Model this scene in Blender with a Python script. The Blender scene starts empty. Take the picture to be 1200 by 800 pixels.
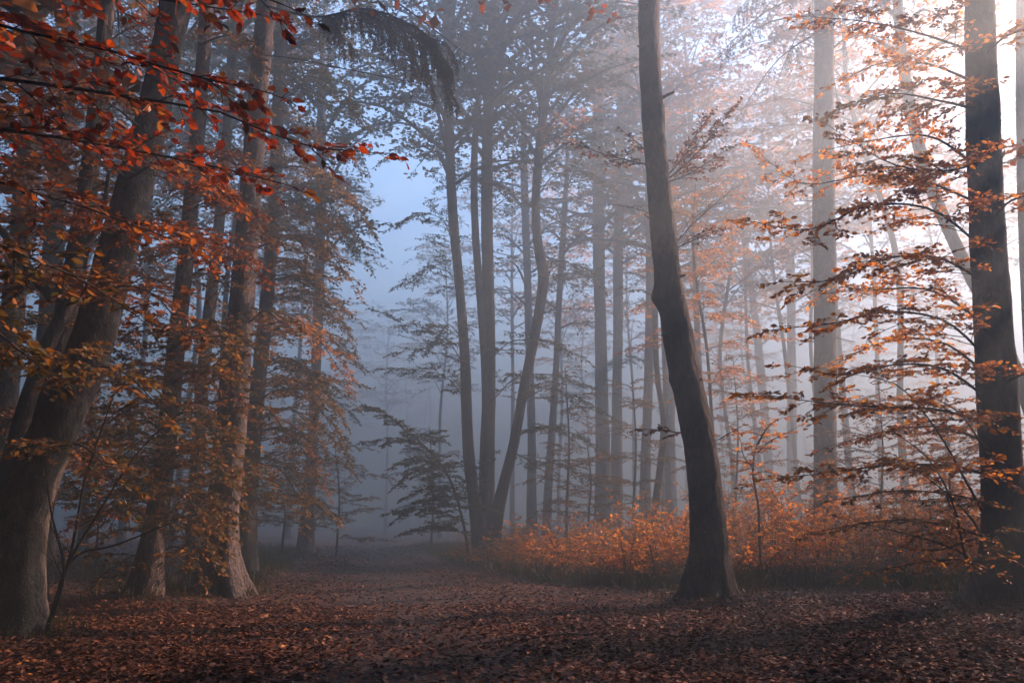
import bpy, math, random
import numpy as np
from math import radians as R
C = bpy.context.scene
col = C.collection
rng = np.random.default_rng(7)

# ------------------------------------------------------------------ camera, sky, sun, exposure
F, CX, CY = 1000.0, 600.0, 400.0
EYE = 1.2
PITCH = math.atan(212 / F)
cd = bpy.data.cameras.new('camera')
cam = bpy.data.objects.new('camera', cd); col.objects.link(cam)
cd.sensor_width = 36; cd.lens = 30; cd.clip_end = 2000; cd.clip_start = 0.05
cam.location = (0, 0, EYE); cam.rotation_euler = (R(90) + PITCH, 0, 0)
C.camera = cam

SUN_EL, SUN_AZ = 33.0, 60.0          # azimuth measured from the view direction towards the right
w = bpy.data.worlds.new('World'); C.world = w; w.use_nodes = True
nt = w.node_tree; nt.nodes.clear()
sky = nt.nodes.new('ShaderNodeTexSky'); sky.sky_type = 'NISHITA'; sky.sun_disc = False
sky.sun_elevation = R(SUN_EL); sky.sun_rotation = R(SUN_AZ)
sky.air_density = 1.0; sky.dust_density = 0.2; sky.ozone_density = 3
bg = nt.nodes.new('ShaderNodeBackground'); bg.inputs[1].default_value = 0.15
wo = nt.nodes.new('ShaderNodeOutputWorld')
nt.links.new(sky.outputs[0], bg.inputs[0]); nt.links.new(bg.outputs[0], wo.inputs[0])

ld = bpy.data.lights.new('sun', 'SUN'); ld.energy = 5.0; ld.angle = R(0.5); ld.color = (1.0, 0.57, 0.45)
sun = bpy.data.objects.new('sun', ld); col.objects.link(sun)
from mathutils import Vector
sd = Vector((math.sin(R(SUN_AZ)) * math.cos(R(SUN_EL)), math.cos(R(SUN_AZ)) * math.cos(R(SUN_EL)), math.sin(R(SUN_EL))))
sun.rotation_euler = sd.to_track_quat('Z', 'Y').to_euler()
sun.location = (20, 20, 40)

C.view_settings.view_transform = 'Standard'; C.view_settings.look = 'None'
C.view_settings.gamma = 1; C.view_settings.exposure = 2.5
C.cycles.use_denoising = True
try: C.cycles.denoiser = 'OPENIMAGEDENOISE'
except Exception: pass
C.cycles.volume_bounces = 0; C.cycles.max_bounces = 6; C.cycles.diffuse_bounces = 3
C.cycles.transmission_bounces = 3; C.cycles.glossy_bounces = 2
C.cycles.sample_clamp_indirect = 4
C.cycles.use_adaptive_sampling = True; C.cycles.adaptive_threshold = 0.02
HAZE = 0.027

# ------------------------------------------------------------------ helpers
def up(px, py, Y):
    """the point seen at pixel (px, py) of the 1200x800 photo, on the upright plane Y metres ahead"""
    s, c = math.sin(PITCH), math.cos(PITCH)
    a, b = px - CX, CY - py
    d = np.array([a, c * F - s * b, s * F + c * b])
    return d * (Y / d[1]) + np.array([0, 0, EYE])
def pxm(px, py, Y):                    # metres per pixel there
    s, c = math.sin(PITCH), math.cos(PITCH)
    return Y / (c * F - s * (CY - py))
def proj(p):
    s, c = math.sin(PITCH), math.cos(PITCH)
    q = np.asarray(p, float) - np.array([0, 0, EYE])
    zf = c * q[..., 1] + s * q[..., 2]
    return CX + F * q[..., 0] / zf, CY - F * (-s * q[..., 1] + c * q[..., 2]) / zf
def unit(a):
    return a / np.maximum(np.linalg.norm(a, axis=-1, keepdims=True), 1e-9)

_w = np.random.default_rng(3)
_K = _w.normal(size=(14, 3)); _K = _K / np.linalg.norm(_K, axis=1)[:, None] * (2 ** _w.uniform(-.6, 1.2, 14))[:, None]
_PH = _w.uniform(0, 6.28, 14)
def noise(p, f=1.0):
    return np.sin(p @ (_K.T * f * 2) + _PH).sum(-1) / 5.0

MOUNDS = [(up(px, 640, Y)[0], Y, r) for (px, Y, r) in ((16, 9.4, .6), (174, 13.6, .5), (264, 14.4, .6), (831, 13.4, .6), (1176, 12, .65), (290, 20, .4), (60, 21, .4), (4, 16, .5))]
def path_x(y): return 0.58 - 0.165 * y + 0.0 * y
def gz(x, y):
    x = np.asarray(x, float); y = np.asarray(y, float)
    d = x - path_x(y)
    bank = 0.35 * (1 - np.exp(-np.clip(d - 2.6, 0, None) ** 2 / 14)) * np.clip((y - 9) / 10, 0, 1)
    bankl = 0.22 * (1 - np.exp(-np.clip(-d - 3.0, 0, None) ** 2 / 12)) * np.clip((y - 6) / 10, 0, 1)
    dip = -0.05 * np.exp(-(d / 1.5) ** 2)
    p = np.stack([x, y, 0 * x], -1)
    mo = sum(.13 * np.exp(-((x - a) ** 2 + (y - b) ** 2) / (2 * r * r)) for a, b, r in MOUNDS)
    return mo + bank + bankl + dip + 0.05 * noise(p, .35) + 0.012 * noise(p, 1.7)

class MB:
    """collects quads, builds ONE mesh object"""
    def __init__(s): s.v = []; s.f = []; s.m = []; s.t = []; s.n = 0; s.sm = []
    def add(s, v, f, mat=0, tint=None, smooth=False):
        v = np.asarray(v, float).reshape(-1, 3); f = np.asarray(f, int).reshape(-1, 4)
        s.v.append(v); s.f.append(f + s.n); s.n += len(v)
        s.m.append(np.full(len(f), mat)); s.t.append(np.zeros(len(f)) if tint is None else tint)
        s.sm.append(np.full(len(f), smooth))
    def build(s, name, mats, parent=None, origin=(0, 0, 0)):
        me = bpy.data.meshes.new(name)
        v = np.concatenate(s.v) - np.asarray(origin, float); f = np.concatenate(s.f)
        me.vertices.add(len(v)); me.vertices.foreach_set('co', v.astype(np.float32).ravel())
        me.loops.add(f.size); me.loops.foreach_set('vertex_index', f.ravel().astype(np.int32))
        me.polygons.add(len(f))
        me.polygons.foreach_set('loop_start', (np.arange(len(f)) * 4).astype(np.int32))
        me.polygons.foreach_set('loop_total', np.full(len(f), 4, np.int32))
        me.polygons.foreach_set('material_index', np.concatenate(s.m).astype(np.int32))
        me.polygons.foreach_set('use_smooth', np.concatenate(s.sm).astype(bool))
        me.update(calc_edges=True)
        at = me.attributes.new('tint', 'FLOAT', 'FACE'); at.data.foreach_set('value', np.concatenate(s.t).astype(np.float32))
        for m in (mats if isinstance(mats, (list, tuple)) else [mats]): me.materials.append(m)
        o = bpy.data.objects.new(name, me); col.objects.link(o)
        if parent is not None: o.parent = parent
        return o

def tag(o, label=None, cat=None, group=None, kind=None):
    for k, v in (('label', label), ('category', cat), ('group', group), ('kind', kind)):
        if v: o[k] = v
    return o
def thing(name, loc, label, cat, group=None):
    o = bpy.data.objects.new(name, None); col.objects.link(o)
    o.location = loc; o.empty_display_size = .3
    return tag(o, label, cat, group)
def copy_tree(o, parent=None):
    c = o.copy(); col.objects.link(c)
    if parent is not None: c.parent = parent
    for ch in o.children: copy_tree(ch, c)
    return c

def spline(P, n):
    """Catmull-Rom through the rows of P, n samples, parametrised by chord length"""
    P = np.asarray(P, float)
    if len(P) == 2:
        u = np.linspace(0, 1, n)[:, None]; return P[0] * (1 - u) + P[1] * u
    d = np.linalg.norm(np.diff(P[:, :3], axis=0), axis=1); t = np.concatenate([[0], np.cumsum(d)])
    m = np.gradient(P, t, axis=0)
    u = np.linspace(0, t[-1], n); i = np.clip(np.searchsorted(t, u, side='right') - 1, 0, len(P) - 2)
    h = (t[i + 1] - t[i])[:, None]; s = ((u - t[i])[:, None]) / h
    return ((2 * s**3 - 3 * s**2 + 1) * P[i] + (s**3 - 2 * s**2 + s) * h * m[i]
            + (-2 * s**3 + 3 * s**2) * P[i + 1] + (s**3 - s**2) * h * m[i + 1])

def frames(P):
    T = unit(np.gradient(P, axis=-2))
    ref = np.where(np.abs(T[..., 2:3]) > .8, np.array([1., 0, 0]), np.array([0., 0, 1]))
    A = unit(np.cross(T, ref)); B = np.cross(T, A)
    return T, A, B
def tubes(mb, P, r, sides=4, mat=0, smooth=True, tint=None):
    """P (k, n, 3), r (k, n): k tubes at once"""
    P = np.asarray(P, float); r = np.asarray(r, float)
    if P.ndim == 2: P = P[None]; r = r[None]
    k, n, _ = P.shape
    T, A, B = frames(P)
    a = np.linspace(0, 2 * math.pi, sides, endpoint=False)
    V = P[:, :, None] + r[:, :, None, None] * (A[:, :, None] * np.cos(a)[:, None] + B[:, :, None] * np.sin(a)[:, None])
    idx = np.arange(k * n * sides).reshape(k, n, sides)
    q = np.stack([idx[:, :-1], np.roll(idx, -1, 2)[:, :-1], np.roll(idx, -1, 2)[:, 1:], idx[:, 1:]], -1)
    mb.add(V, q, mat, None, smooth)

def leaves(mb, P, D, N, L, mat, hi=False, tint=None, width=.62, r=rng):
    n = len(P)
    if n == 0: return
    D = unit(D); S = unit(np.cross(N, D)); N = np.cross(D, S)
    L = np.broadcast_to(np.asarray(L, float), (n,))[:, None]
    W = L * width * r.uniform(.8, 1.15, (n, 1))
    if tint is None: tint = r.random(n)
    if hi:
        fo = r.uniform(-.02, .2, (n, 1)) * W; dr = r.uniform(-.05, .25, (n, 1)) * L
        B0 = P; T0 = P + D * L - N * dr
        R1 = P + D * L * .28 + S * W * .44 + N * fo; R2 = P + D * L * .66 + S * W * .42 + N * (fo - dr * .3)
        L1 = P + D * L * .28 - S * W * .44 + N * fo; L2 = P + D * L * .66 - S * W * .42 + N * (fo - dr * .3)
        M = P + D * L * .5 - N * dr * .2
        V = np.stack([B0, R1, R2, T0, L2, L1, M], 1)
        b = (np.arange(n) * 7)[:, None]
        f = np.concatenate([b + np.array([[0, 1, 2, 6]]), b + np.array([[6, 2, 3, 4]]), b + np.array([[0, 6, 4, 5]])])
        mb.add(V, f, mat, np.concatenate([tint] * 3))
    else:
        sk = r.uniform(-.1, .1, (n, 1)) * L
        V = np.stack([P, P + D * L * .45 + S * W * .5 + N * sk, P + D * L, P + D * L * .45 - S * W * .5 + N * sk], 1)
        f = (np.arange(n) * 4)[:, None] + np.arange(4)[None]
        mb.add(V, f, mat, tint)

Z = np.array([0, 0, 1.])
def limb(mw, ml, pts, r0, r1=.004, start=.15, twig=.7, space=.16, leaf=.075, lsp=.055, hi=False, sub=True,
         wm=0, lm=1, droop=.18, tilt=.35, keep=1.0, n=14, tint=None, sides=6, angle=52, lift=.0, subs=5):
    """a leafy beech limb: main axis, side twigs in a flat spray, twiglets, leaves"""
    P = spline(pts, n)
    rad = np.linspace(r0, r1, n)
    if mw is not None: tubes(mw, P, rad, sides, wm)
    seg = np.linalg.norm(np.diff(P, axis=0), axis=1); cum = np.concatenate([[0], np.cumsum(seg)]); Lt = cum[-1]
    T = unit(np.gradient(P, axis=0))
    k = max(2, int(Lt * (1 - start) / space))
    u = start + (1 - start) * (np.arange(k) + rng.uniform(-.3, .3, k)) / k
    u = np.clip(u, 0, 1); s = u * Lt
    p0 = np.stack([np.interp(s, cum, P[:, i]) for i in range(3)], -1)
    t0 = unit(np.stack([np.interp(s, cum, T[:, i]) for i in range(3)], -1))
    side = unit(np.cross(Z, t0) + rng.normal(0, .18, (k, 3))) * np.where(np.arange(k) % 2, 1, -1)[:, None]
    an = np.radians(rng.normal(angle, 12, k))[:, None]
    d = unit(t0 * np.cos(an) + side * np.sin(an) + Z * rng.normal(lift, .12, (k, 1)))
    ln = twig * (1.15 - .75 * (u - start) / max(1e-3, 1 - start)) * rng.uniform(.5, 1.2, k)
    # leader
    p0 = np.vstack([p0, P[-1]]); d = np.vstack([d, T[-1]]); ln = np.append(ln, twig * .5)
    tw = [(p0, d, ln)]
    if sub:
        m = subs
        uu = rng.uniform(.2, .95, (len(p0), m)); sg = np.where(np.arange(m) % 2, 1, -1)
        p1 = p0[:, None] + d[:, None] * (ln[:, None] * uu)[..., None] - Z * (droop * ln[:, None] * uu ** 2)[..., None]
        sd_ = unit(np.cross(Z, d))[:, None] * sg[None, :, None]
        d1 = unit(d[:, None] * .75 + sd_ * .75 + rng.normal(0, .15, (len(p0), m, 3)))
        l1 = (ln[:, None] * .45 * (1.1 - .6 * uu)) * rng.uniform(.6, 1.2, uu.shape)
        tw.append((p1.reshape(-1, 3), d1.reshape(-1, 3), l1.ravel()))
    for lev, (p, dd, l) in enumerate(tw):
        q = 4; us = np.linspace(0, 1, q)
        X = p[:, None] + dd[:, None] * (l[:, None] * us)[..., None] - Z * (droop * l[:, None] * us ** 2)[..., None]
        rr = (.0022 + .006 * l * (1 if lev == 0 else .7))[:, None] * np.linspace(1, .35, q)
        if mw is not None: tubes(mw, X, np.minimum(rr, r0 * .8), 3, wm, smooth=False)
        if lsp is None: continue
        c = np.maximum(1, (l / lsp)).astype(int)
        ii = np.repeat(np.arange(len(l)), c)
        j = np.arange(len(ii)) - np.repeat(np.cumsum(c) - c, c)
        uu = (.18 if lev == 0 else .1) + (.9) * (j + rng.uniform(0, .8, len(ii))) / c[ii]
        uu = np.minimum(uu, 1)
        kp = rng.random(len(ii)) < keep
        ii, j, uu = ii[kp], j[kp], uu[kp]
        lp = p[ii] + dd[ii] * (l[ii] * uu)[:, None] - Z * (droop * l[ii] * uu ** 2)[:, None]
        sg = np.where(j % 2, 1., -1.)[:, None]
        hs = unit(np.cross(Z, dd[ii]))
        D = unit(dd[ii] * .7 + hs * sg * rng.uniform(.3, 1.1, (len(ii), 1)) + rng.normal(0, .22, (len(ii), 3)) - Z * .12)
        N = unit(Z + rng.normal(0, tilt, (len(ii), 3)))
        tt = rng.random(len(ii)) if tint is None else np.clip(tint + rng.normal(0, .18, len(ii)), 0, 1)
        leaves(ml, lp, D, N, leaf * rng.uniform(.6, 1.15, len(ii)), lm, hi, tt)

# ------------------------------------------------------------------ materials
def newmat(name):
    m = bpy.data.materials.new(name); m.use_nodes = True; t = m.node_tree; t.nodes.clear()
    return m, t, t.nodes.new('ShaderNodeOutputMaterial')
def ramp(t, stops):
    r = t.nodes.new('ShaderNodeValToRGB'); e = r.color_ramp.elements
    while len(e) < len(stops): e.new(.5)
    for i, (p, c) in enumerate(stops): e[i].position = p; e[i].color = (*c, 1)
    return r
def leafmat(name, stops, trans=.45, rough=.5, spec=.35):
    m, t, out = newmat(name)
    a = t.nodes.new('ShaderNodeAttribute'); a.attribute_name = 'tint'
    r = ramp(t, stops); t.links.new(a.outputs['Fac'], r.inputs[0])
    p = t.nodes.new('ShaderNodeBsdfPrincipled'); p.inputs['Roughness'].default_value = rough
    p.inputs['Specular IOR Level'].default_value = spec
    tr = t.nodes.new('ShaderNodeBsdfTranslucent'); mx = t.nodes.new('ShaderNodeMixShader'); mx.inputs[0].default_value = trans
    t.links.new(r.outputs[0], p.inputs['Base Color']); t.links.new(r.outputs[0], tr.inputs[0])
    t.links.new(p.outputs[0], mx.inputs[1]); t.links.new(tr.outputs[0], mx.inputs[2]); t.links.new(mx.outputs[0], out.inputs[0])
    return m
def barkmat(name, c0, c1, c2, scale=6, bump=.35, stretch=.25, moss=.4, rough=.85, fine=40):
    m, t, out = newmat(name); L = t.links.new; N = t.nodes.new
    tc = N('ShaderNodeTexCoord'); mp = N('ShaderNodeMapping'); mp.inputs['Scale'].default_value = (1, 1, stretch)
    L(tc.outputs['Object'], mp.inputs[0])
    n1 = N('ShaderNodeTexNoise'); n1.inputs['Scale'].default_value = scale; n1.inputs['Detail'].default_value = 8; n1.inputs['Roughness'].default_value = .65
    L(mp.outputs[0], n1.inputs[0])
    n2 = N('ShaderNodeTexNoise'); n2.inputs['Scale'].default_value = 1.3; n2.inputs['Detail'].default_value = 5
    L(tc.outputs['Object'], n2.inputs[0])
    n3 = N('ShaderNodeTexNoise'); n3.inputs['Scale'].default_value = fine; n3.inputs['Detail'].default_value = 6; L(mp.outputs[0], n3.inputs[0])
    r = ramp(t, [(.3, c0), (.52, c1), (.7, c2)]); L(n1.outputs['Fac'], r.inputs[0])
    mo = ramp(t, [(.48, (0, 0, 0)), (.62, (1, 1, 1))]); L(n2.outputs['Fac'], mo.inputs[0])
    mm = N('ShaderNodeMath'); mm.operation = 'MULTIPLY'; mm.inputs[1].default_value = moss; L(mo.outputs[0], mm.inputs[0])
    mx = N('ShaderNodeMixRGB'); L(mm.outputs[0], mx.inputs[0]); L(r.outputs[0], mx.inputs[1]); mx.inputs[2].default_value = (.05, .055, .03, 1)
    p = N('ShaderNodeBsdfPrincipled'); p.inputs['Roughness'].default_value = rough; p.inputs['Specular IOR Level'].default_value = .25
    L(mx.outputs[0], p.inputs['Base Color'])
    ad = N('ShaderNodeMath'); ad.operation = 'ADD'; L(n1.outputs['Fac'], ad.inputs[0])
    m3 = N('ShaderNodeMath'); m3.operation = 'MULTIPLY'; m3.inputs[1].default_value = .35; L(n3.outputs['Fac'], m3.inputs[0]); L(m3.outputs[0], ad.inputs[1])
    b = N('ShaderNodeBump'); b.inputs['Strength'].default_value = bump; b.inputs['Distance'].default_value = .06
    L(ad.outputs[0], b.inputs['Height']); L(b.outputs[0], p.inputs['Normal']); L(p.outputs[0], out.inputs[0])
    return m
M = {}
M['mossy'] = barkmat('mossy_beech_bark', (.03, .025, .02), (.08, .066, .054), (.19, .16, .13), 9, .9, .6, .9)
M['beech'] = barkmat('beech_bark', (.05, .04, .033), (.14, .115, .094), (.28, .235, .195), 10, .9, .6, .6)
M['dark'] = barkmat('dark_bark', (.015, .012, .011), (.055, .044, .037), (.17, .138, .115), 13, 1.0, .45, .6)
M['spruce'] = barkmat('rough_bark', (.05, .04, .035), (.16, .125, .105), (.34, .27, .24), 22, .95, .55, .35, fine=60)
M['twig'] = barkmat('twig_bark', (.03, .022, .018), (.05, .038, .03), (.08, .06, .05), 10, .1, 1, 0)
M['red'] = leafmat('red_leaf', [(0, (.06, .035, .008)), (.2, (.20, .035, .007)), (.5, (.40, .055, .008)), (.85, (.54, .10, .012)), (1, (.50, .20, .025))])
M['orange'] = leafmat('orange_leaf', [(0, (.15, .05, .014)), (.25, (.50, .19, .025)), (.6, (.80, .31, .03)), (1, (.88, .44, .06))], trans=.62)
M['brown'] = leafmat('brown_leaf', [(0, (.07, .035, .015)), (.4, (.20, .075, .02)), (.75, (.38, .13, .025)), (1, (.5, .20, .03))])
M['rust'] = leafmat('rust_leaf', [(0, (.10, .035, .010)), (.35, (.28, .075, .014)), (.75, (.50, .13, .015)), (1, (.60, .22, .03))], trans=.5)
M['olive'] = leafmat('olive_leaf', [(0, (.06, .06, .015)), (.35, (.17, .12, .022)), (.7, (.34, .17, .03)), (1, (.52, .19, .03))])
M['green'] = leafmat('green_leaf', [(0, (.03, .05, .018)), (.5, (.07, .085, .025)), (.85, (.14, .11, .03)), (1, (.30, .14, .03))])
M['litter'] = leafmat('fallen_leaf', [(0, (.03, .013, .008)), (.35, (.10, .040, .019)), (.7, (.20, .080, .034)), (.93, (.34, .15, .06)), (1, (.52, .22, .05))], trans=.08, rough=.6, spec=.18)
M['gold'] = leafmat('golden_leaf', [(0, (.05, .05, .014)), (.35, (.20, .13, .025)), (.7, (.46, .24, .04)), (1, (.62, .28, .04))], trans=.55)
M['grass'] = leafmat('grass_blade', [(0, (.03, .04, .012)), (.6, (.07, .065, .02)), (1, (.16, .10, .03))])
M['needle'] = leafmat('spruce_needle', [(0, (.012, .02, .012)), (1, (.035, .045, .022))], trans=.1)
M['fern'] = leafmat('undergrowth_leaf', [(0, (.06, .07, .018)), (.3, (.28, .16, .02)), (.6, (.72, .23, .02)), (1, (.90, .36, .04))], trans=.58)

def groundmat(name, a, b, c):
    m, t, out = newmat(name); L = t.links.new; N = t.nodes.new
    tc = N('ShaderNodeTexCoord')
    v = N('ShaderNodeTexVoronoi'); v.inputs['Scale'].default_value = 16; L(tc.outputs['Object'], v.inputs[0])
    v2 = N('ShaderNodeTexNoise'); v2.inputs['Scale'].default_value = 2.0; v2.inputs['Detail'].default_value = 8; L(tc.outputs['Object'], v2.inputs[0])
    r = ramp(t, [(0, a), (.5, b), (1, c)]); s = N('ShaderNodeSeparateColor'); L(v.outputs['Color'], s.inputs[0]); L(s.outputs[0], r.inputs[0])
    hs = N('ShaderNodeMixRGB'); hs.blend_type = 'MULTIPLY'; hs.inputs[0].default_value = .7; L(r.outputs[0], hs.inputs[1]); L(v2.outputs['Fac'], hs.inputs[2])
    p = N('ShaderNodeBsdfPrincipled'); p.inputs['Roughness'].default_value = .9; L(hs.outputs[0], p.inputs['Base Color'])
    bm = N('ShaderNodeBump'); bm.inputs['Strength'].default_value = .6; bm.inputs['Distance'].default_value = .04; L(v.outputs['Distance'], bm.inputs['Height'])
    L(bm.outputs[0], p.inputs['Normal']); L(p.outputs[0], out.inputs[0])
    return m
M['ground'] = groundmat('leafy_soil', (.02, .01, .006), (.07, .03, .015), (.15, .062, .028))
M['path'] = groundmat('path_soil', (.012, .008, .006), (.035, .02, .014), (.08, .04, .024))

# ------------------------------------------------------------------ ground and path
def sheet(name, xs, ys, dz, mat, kind='structure', fx=None):
    X, Y = np.meshgrid(xs, ys)
    if fx is not None: X = fx(X, Y)
    V = np.stack([X, Y, gz(X, Y) + dz], -1)
    i = np.arange(X.size).reshape(X.shape)
    q = np.stack([i[:-1, :-1], i[:-1, 1:], i[1:, 1:], i[1:, :-1]], -1)
    mb = MB(); mb.add(V, q, 0, None, True); o = mb.build(name, mat); tag(o, kind=kind); return o
def graded(a, b, s, g):
    o = [a]
    while o[-1] < b: o.append(o[-1] + s); s *= g
    return np.array(o)
gx = graded(0, 200, .16, 1.03); gx = np.concatenate([-gx[:0:-1], gx])
gy = np.concatenate([-graded(0, 120, 1.0, 1.15)[:0:-1], graded(0, 240, .22, 1.022)])
g = sheet('ground', gx, gy, 0, M['ground']); g['label'] = 'forest floor of brown fallen leaves'
pys = graded(-6, 75, .25, 1.01)
g = sheet('path', np.linspace(-1, 1, 9), pys, .006, M['path'],
          fx=lambda u, y: path_x(y) + u * (1.25 + .12 * np.sin(y * .9) + .08 * np.sin(y * 2.3 + u * 2)))
g['label'] = 'dark trodden path running straight into the mist'

# ------------------------------------------------------------------ trunks
def trunk_mesh(P, rad, mat, sides=20, rings=90, rough=.03, flare=.5, seed=0, knob=None, dz=0.0, vert=.5):
    """P (n,3) with radii; root flare over the first metre; lumpy bark"""
    A = spline(np.column_stack([P, rad]), rings)
    P, rad = A[:, :3], np.maximum(A[:, 3], .01)
    # horizontal-ish frames so the tube never twists
    T = unit(np.gradient(P, axis=0)); U = unit(np.cross(np.array([0, 1., 0]), T)); W = np.cross(T, U)
    a = np.linspace(0, 2 * math.pi, sides, endpoint=False)
    h = (P[:, 2] - P[0, 2])[:, None]
    r_ = np.random.default_rng(seed); ph = r_.uniform(0, 6.28, 6)
    lob = 1 + flare * np.exp(-h / (.22 + rad[0] * .6)) * (1 + .6 * np.sin(3 * a + ph[0]) + .55 * np.sin(5 * a + ph[1]) + .35 * np.sin(9 * a + ph[2]))
    lob = lob + .05 * np.sin(2 * a + ph[3] + h * .5) + .03 * np.sin(3 * a + ph[4] + h * .9)
    rr = rad[:, None] * lob
    V = P[:, None] + rr[..., None] * (U[:, None] * np.cos(a)[:, None] + W[:, None] * np.sin(a)[:, None])
    nn = noise(V * np.array([1, 1, vert]) + seed * 7.1, 4.0) + .6 * noise(V * np.array([1, 1, vert]) + seed, 11.0) + (.35 * noise(V * np.array([1, 1, .6]) + seed, 27.0) if sides > 40 else 0)
    V = V + (V - P[:, None]) * (rough * nn)[..., None]
    if knob is not None:
        for (c, rad_k, hgt) in knob:
            dd = np.linalg.norm(V - c, axis=-1); V = V + unit(V - P[:, None]) * (hgt * np.exp(-(dd / rad_k) ** 2))[..., None]
    mb = MB(); i = np.arange(rings * sides).reshape(rings, sides); j = np.roll(i, -1, 1)
    mb.add(V, np.stack([i[:-1], j[:-1], j[1:], i[1:]], -1), 0, None, True)
    return mb, P, rad

def px_trunk(pts, Y, H, lean=None, base_up=0.0, ywob=.25, seed=0):
    """pixel centre line (px, py, width) -> 3D axis from the ground to height H"""
    r_ = np.random.default_rng(seed + 100)
    A = []
    for (x, y, wd) in pts:
        p = up(x, y, Y); A.append([*p, wd * pxm(x, y, Y) / 2])
    A = np.array(A)
    b = A[0].copy(); gzb = float(gz(b[0], b[1]))
    if b[2] > gzb + .15:
        s = (A[1, :3] - A[0, :3]); s = s / max(s[2], .2); nb = b.copy(); nb[:3] = b[:3] - s * (b[2] - gzb) * .6; nb[2] = gzb - .12; nb[3] *= 1.05; A = np.vstack([nb, A])
    else:
        A[0, 2] = gzb - .15
    t = A[-1]; s = A[-1, :3] - A[-2, :3]; s = s / max(s[2], .2)
    if H > t[2] + 2:
        k = 4
        for q in range(1, k + 1):
            f = q / k; n = t.copy(); dz = (H - t[2]) * f
            n[:3] = t[:3] + np.array([s[0] * dz * (1 - .5 * f), s[1] * dz, dz]); n[3] = max(.03, t[3] * (1 - .85 * f)); A = np.vstack([A, n])
    z = A[:, 2] - A[0, 2]
    A[:, 1] += ywob * np.sin(z * .25 + r_.uniform(0, 6)) - ywob * np.sin(r_.uniform(0, 6)) * 0
    return A[:, :3], A[:, 3]

def crown_limbs(P, rad, z0, z1, n, length, seed=0, elev=(15, 45), bias=None):
    """starting points and shapes of crown limbs round an axis"""
    r_ = np.random.default_rng(seed); out = []
    zz = P[:, 2]
    for i in range(n):
        f = (i + r_.uniform(.1, .9)) / n; z = z0 + (z1 - z0) * f
        b = np.array([np.interp(z, zz, P[:, k]) for k in range(3)]); rr = np.interp(z, zz, rad)
        az = i * 2.399 + r_.uniform(-.5, .5)
        if bias is not None and r_.random() < bias[1]: az = bias[0] + r_.normal(0, .5)
        e = R(r_.uniform(*elev)); Ln = length * (1.1 - .6 * abs(f - .35)) * r_.uniform(.7, 1.15)
        d = np.array([math.cos(az) * math.cos(e), math.sin(az) * math.cos(e), math.sin(e)])
        m = b + d * Ln * .5 + Z * Ln * r_.uniform(-.02, .1); t = b + d * Ln * np.array([1, 1, .62]) - Z * Ln * r_.uniform(0, .1)
        out.append((np.array([b, m, t]), min(rr * .55, .02 + .016 * Ln)))
    return out

def crown(P, rad, z0, z1, n, length, leafmat_, origin, parent, seed=0, leaf=.17, twig=1.5, space=.34, lsp=.15, elev=(15, 45), keep=1., sub=True, bias=None, bark='dark', tiltv=.5):
    mb = MB()
    for pts, r0 in crown_limbs(P, rad, z0, z1, n, length, seed, elev, bias):
        limb(mb, mb, pts, r0, .012, .22, twig, space, leaf, lsp, False, sub, 0, 1, tilt=tiltv, n=7, sides=5, keep=keep)
    return mb.build('crown', [M[bark], M[leafmat_]], parent, origin)

def make_tree(name, label, cat, pts, Y, H, bark='beech', crown_args=None, seed=0, sides=20, rings=90, flare=.45, rough=.03, group=None, ywob=.25, knob=None, forks=(), thin=1.0):
    P, rad = px_trunk(pts, Y, H, seed=seed, ywob=ywob); rad = rad * thin
    base = np.array([P[0, 0], P[0, 1], float(gz(P[0, 0], P[0, 1]))])
    root = thing(name, base, label, cat, group)
    mb, PP, rr = trunk_mesh(P, rad, M[bark], sides, rings, rough, flare, seed, knob)
    mb.build('trunk', M[bark], root, base)
    for fk in forks:
        A = np.array([[*up(x, y, Y + dy), thin * wd * pxm(x, y, Y) / 2] for (x, y, wd, dy) in fk])
        mbf, _, _ = trunk_mesh(A[:, :3], A[:, 3], M[bark], 10, 40, rough, 0, seed + 5)
        mbf.build('fork', M[bark], root, base)
    if crown_args:
        ca = dict(crown_args); crown(PP, rr, ca.pop('z0'), ca.pop('z1', H - .5), ca.pop('n'), ca.pop('length'), ca.pop('leafs'), base, root, seed, **ca)
    root['_P'] = 0; del root['_P']
    return root, base, PP, rr

def px_limb(root, base, pts, r0, leafs, name='branch', hi=False, bark='twig', **k):
    """a branch (part) with its foliage (sub-part), its axis given as (px, py, Y)"""
    P = np.array([up(*p) for p in pts]); mw, ml = MB(), MB()
    limb(mw, ml, P, r0, hi=hi, wm=0, lm=0, **k)
    b = mw.build(name, M[bark], root, base)
    if ml.v: ml.build('foliage', M[leafs], b, base)
    return b

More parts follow.
